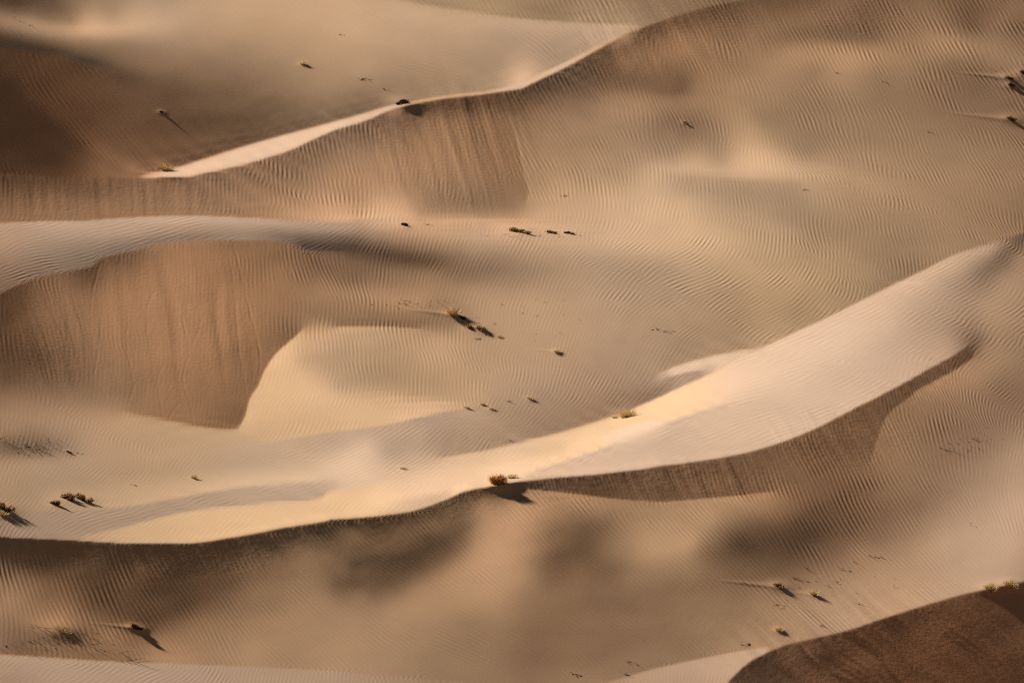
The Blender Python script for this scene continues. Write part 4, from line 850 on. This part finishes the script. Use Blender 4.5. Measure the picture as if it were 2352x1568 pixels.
def grass(P, w, h, label, rnd, mats=('straw', 'pale'), group=None, n=None):
    """a tuft of dry grass: stiff stems below, fine pale blades above"""
    o = root('grass_tuft', P, label, 'grass', group); n = n or int(130+190*min(1.6, w))
    for name, mat, part, hh, ww in (('stem', mats[0], .45, .75, .018), ('blade', mats[1], .55, 1.0, .017)):
        B = Build()
        for k in range(int(n*part)):
            a = rnd.uniform(0, 2*math.pi); r_ = w*.30*math.sqrt(rnd.random()); dx, dy = r_*math.cos(a), r_*math.sin(a)*.7
            d = Vector((math.cos(a)*r_/w*3+rnd.gauss(0, .28), math.sin(a)*r_/w*3+rnd.gauss(0, .28), 1.0))
            B.blade(Vector((dx, dy, near_z(P, dx, dy)-.02)), d, h*hh*rnd.uniform(.55, 1.1), ww, rnd.uniform(.05, .35), rnd)
        B.link(name+'s', mat, o)
    return o
def shrub(P, w, h, label, rnd, leaf='olive', tip='straw', tipn=.3, group=None, lobes=None, twiggy=.5):
    """a low desert bush: woody twigs, leaf clumps in uneven lobes, straw-coloured tips painting in the sunlit tops"""
    o = root('desert_shrub', P, label, 'shrub', group)
    lobes = lobes or max(3, int(3+w*3)); B, F, T_ = Build(), Build(), Build(); cs = []
    for k in range(lobes):
        a = rnd.uniform(0, 2*math.pi); q = math.sqrt(rnd.random())
        dx, dy = w*.36*q*math.cos(a), w*.26*q*math.sin(a)
        cs.append((dx, dy, near_z(P, dx, dy)+h*rnd.uniform(.28, .62)*(1-.35*q), w*rnd.uniform(.13, .24), h*rnd.uniform(.22, .40)))
    for dx, dy, z, rw, rh in cs:
        for k in range(int(12+14*twiggy)):
            b0 = Vector((dx*.35+rnd.gauss(0, .03), dy*.35+rnd.gauss(0, .03), near_z(P, dx*.35, dy*.35)-.03))
            e = Vector((dx+rnd.gauss(0, rw*.8), dy+rnd.gauss(0, rw*.8), z+rnd.uniform(-.3, 1.25)*rh))
            B.blade(b0, e-b0, (e-b0).length, .016, rnd.uniform(0, .1), rnd)
        for k in range(int(70+60*w)):
            u_ = Vector((rnd.gauss(0, 1), rnd.gauss(0, 1), rnd.gauss(0, 1))).normalized()*rnd.uniform(.45, 1.05)
            p_ = Vector((dx+u_.x*rw, dy+u_.y*rw, z+u_.z*rh))
            if p_.z < near_z(P, p_.x, p_.y)-.02: continue
            (T_ if (u_.z > .15 and rnd.random() < tipn*2) else F).leaf(p_, rnd.uniform(.035, .075), rnd)  # upper leaves take the tip colour: sunlight painted on the tops
        for k in range(int(10*tipn*2)):
            u_ = Vector((rnd.gauss(0, .5), rnd.gauss(0, .5), 1)).normalized()
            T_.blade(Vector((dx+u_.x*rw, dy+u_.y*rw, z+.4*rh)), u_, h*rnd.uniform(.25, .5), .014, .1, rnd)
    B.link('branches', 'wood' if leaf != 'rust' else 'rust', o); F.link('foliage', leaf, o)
    if T_.f: T_.link('sunlit_tips', tip, o)
    return o
def twigs(P, w, h, label, rnd, mat='wood', group=None, n=None):
    """dead sticks lying together on, or poking out of, the sand"""
    o = root('dead_twig', P, label, 'twig', group); n = n or max(3, int(4+6*w))
    for k in range(n):
        B = Build(); dx, dy = rnd.uniform(-.5, .5)*w, rnd.gauss(0, .10)*w
        d = Vector((rnd.choice((-1, 1))*rnd.uniform(.5, 1), rnd.gauss(0, .5), rnd.uniform(.02, .4)*min(1.4, h/w*4)))
        B.blade(Vector((dx, dy, near_z(P, dx, dy)+.010)), d, rnd.uniform(.12, .34)*max(w, .35), .024, rnd.uniform(-.05, .2), rnd)
        B.link('stick', mat, o)
    return o
def stalk(P, h, label, rnd):
    B = Build(); B.blade(Vector((0, 0, -.05)), Vector((rnd.uniform(-.3, .3), 0, 1)), h, .028, .05, rnd)
    for k in range(3): B.blade(Vector((0, 0, h*rnd.uniform(.3, .8))), Vector((rnd.uniform(-1, 1), rnd.uniform(-.6, .6), .6)), h*.4, .016, .1, rnd)
    o = B.link('dead_stalk', 'wood', None, P); tag(o, label, 'twig'); return o

for n, (kind, tl, x, y, w, h, label) in enumerate(PLANTS):
    P, s = on_ground(tl, x, y); rnd = random.Random(100+n); w = w*s; h = .8*max(h*s*.55, (h*s-.24*w)/.9) if kind in ('shrub', 'dark', 'bush', 'bush_rust') else h*s*1.05
    if kind == 'grass': grass(P, w, h, label, rnd)
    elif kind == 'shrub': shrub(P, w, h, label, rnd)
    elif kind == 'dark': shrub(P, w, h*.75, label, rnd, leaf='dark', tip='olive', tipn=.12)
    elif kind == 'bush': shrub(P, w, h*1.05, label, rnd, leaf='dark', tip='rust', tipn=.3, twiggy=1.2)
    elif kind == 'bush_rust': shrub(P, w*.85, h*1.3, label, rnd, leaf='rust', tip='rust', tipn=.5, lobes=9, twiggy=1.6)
    elif kind == 'stalk': stalk(P, h, label, rnd)
    else: twigs(P, w, h, label, rnd)
# look-alike straw tufts strewn over the open flat
for n, (x, y) in enumerate(((1390, 545), (1505, 532), (1340, 632), (1610, 655), (1330, 746), (1070, 675), (1490, 738), (1330, 522))):
    P, s = on_ground('b1', x, y); rnd = random.Random(300+n)
    grass(P, 30*s, 8*s, 'tiny pale straw tuft strewn on the open flat right of the shrub pair', rnd, mats=('pale', 'straw'), group='tiny straw tufts on the flat', n=20)
# chips of dead stalk lying about where plants have grown
rnd = random.Random(9); B = Build(); O, s = on_ground('b1', 1200, 700)
for tl, x, y, rx, ry, n in (('c2', 1000, 950, 420, 90, 34), ('a2', 400, 1300, 420, 70, 60), ('b1', 1200, 650, 420, 90, 10), ('a1', 200, 1460, 220, 50, 80),
                            ('b1', 500, 545, 240, 25, 16), ('c1', 2050, 1420, 170, 60, 24), ('b0', 1300, 1500, 260, 24, 30), ('c0', 2200, 500, 120, 60, 24)):
    for k in range(n):
        P, _ = on_ground(tl, min(2340, x+rnd.gauss(0, rx*.5)), y+rnd.gauss(0, ry*.5)); P = P-O
        B.blade(P+Vector((0, 0, .012)), Vector((rnd.uniform(-1, 1), rnd.uniform(-.6, .6), rnd.uniform(0, .25))), rnd.uniform(.06, .2), .018, 0, rnd)
o = B.link('plant_litter', 'wood', None, O); o['kind'] = 'stuff'; o['label'] = 'thin brown chips of dead stalk strewn on the sand around the shrubs'
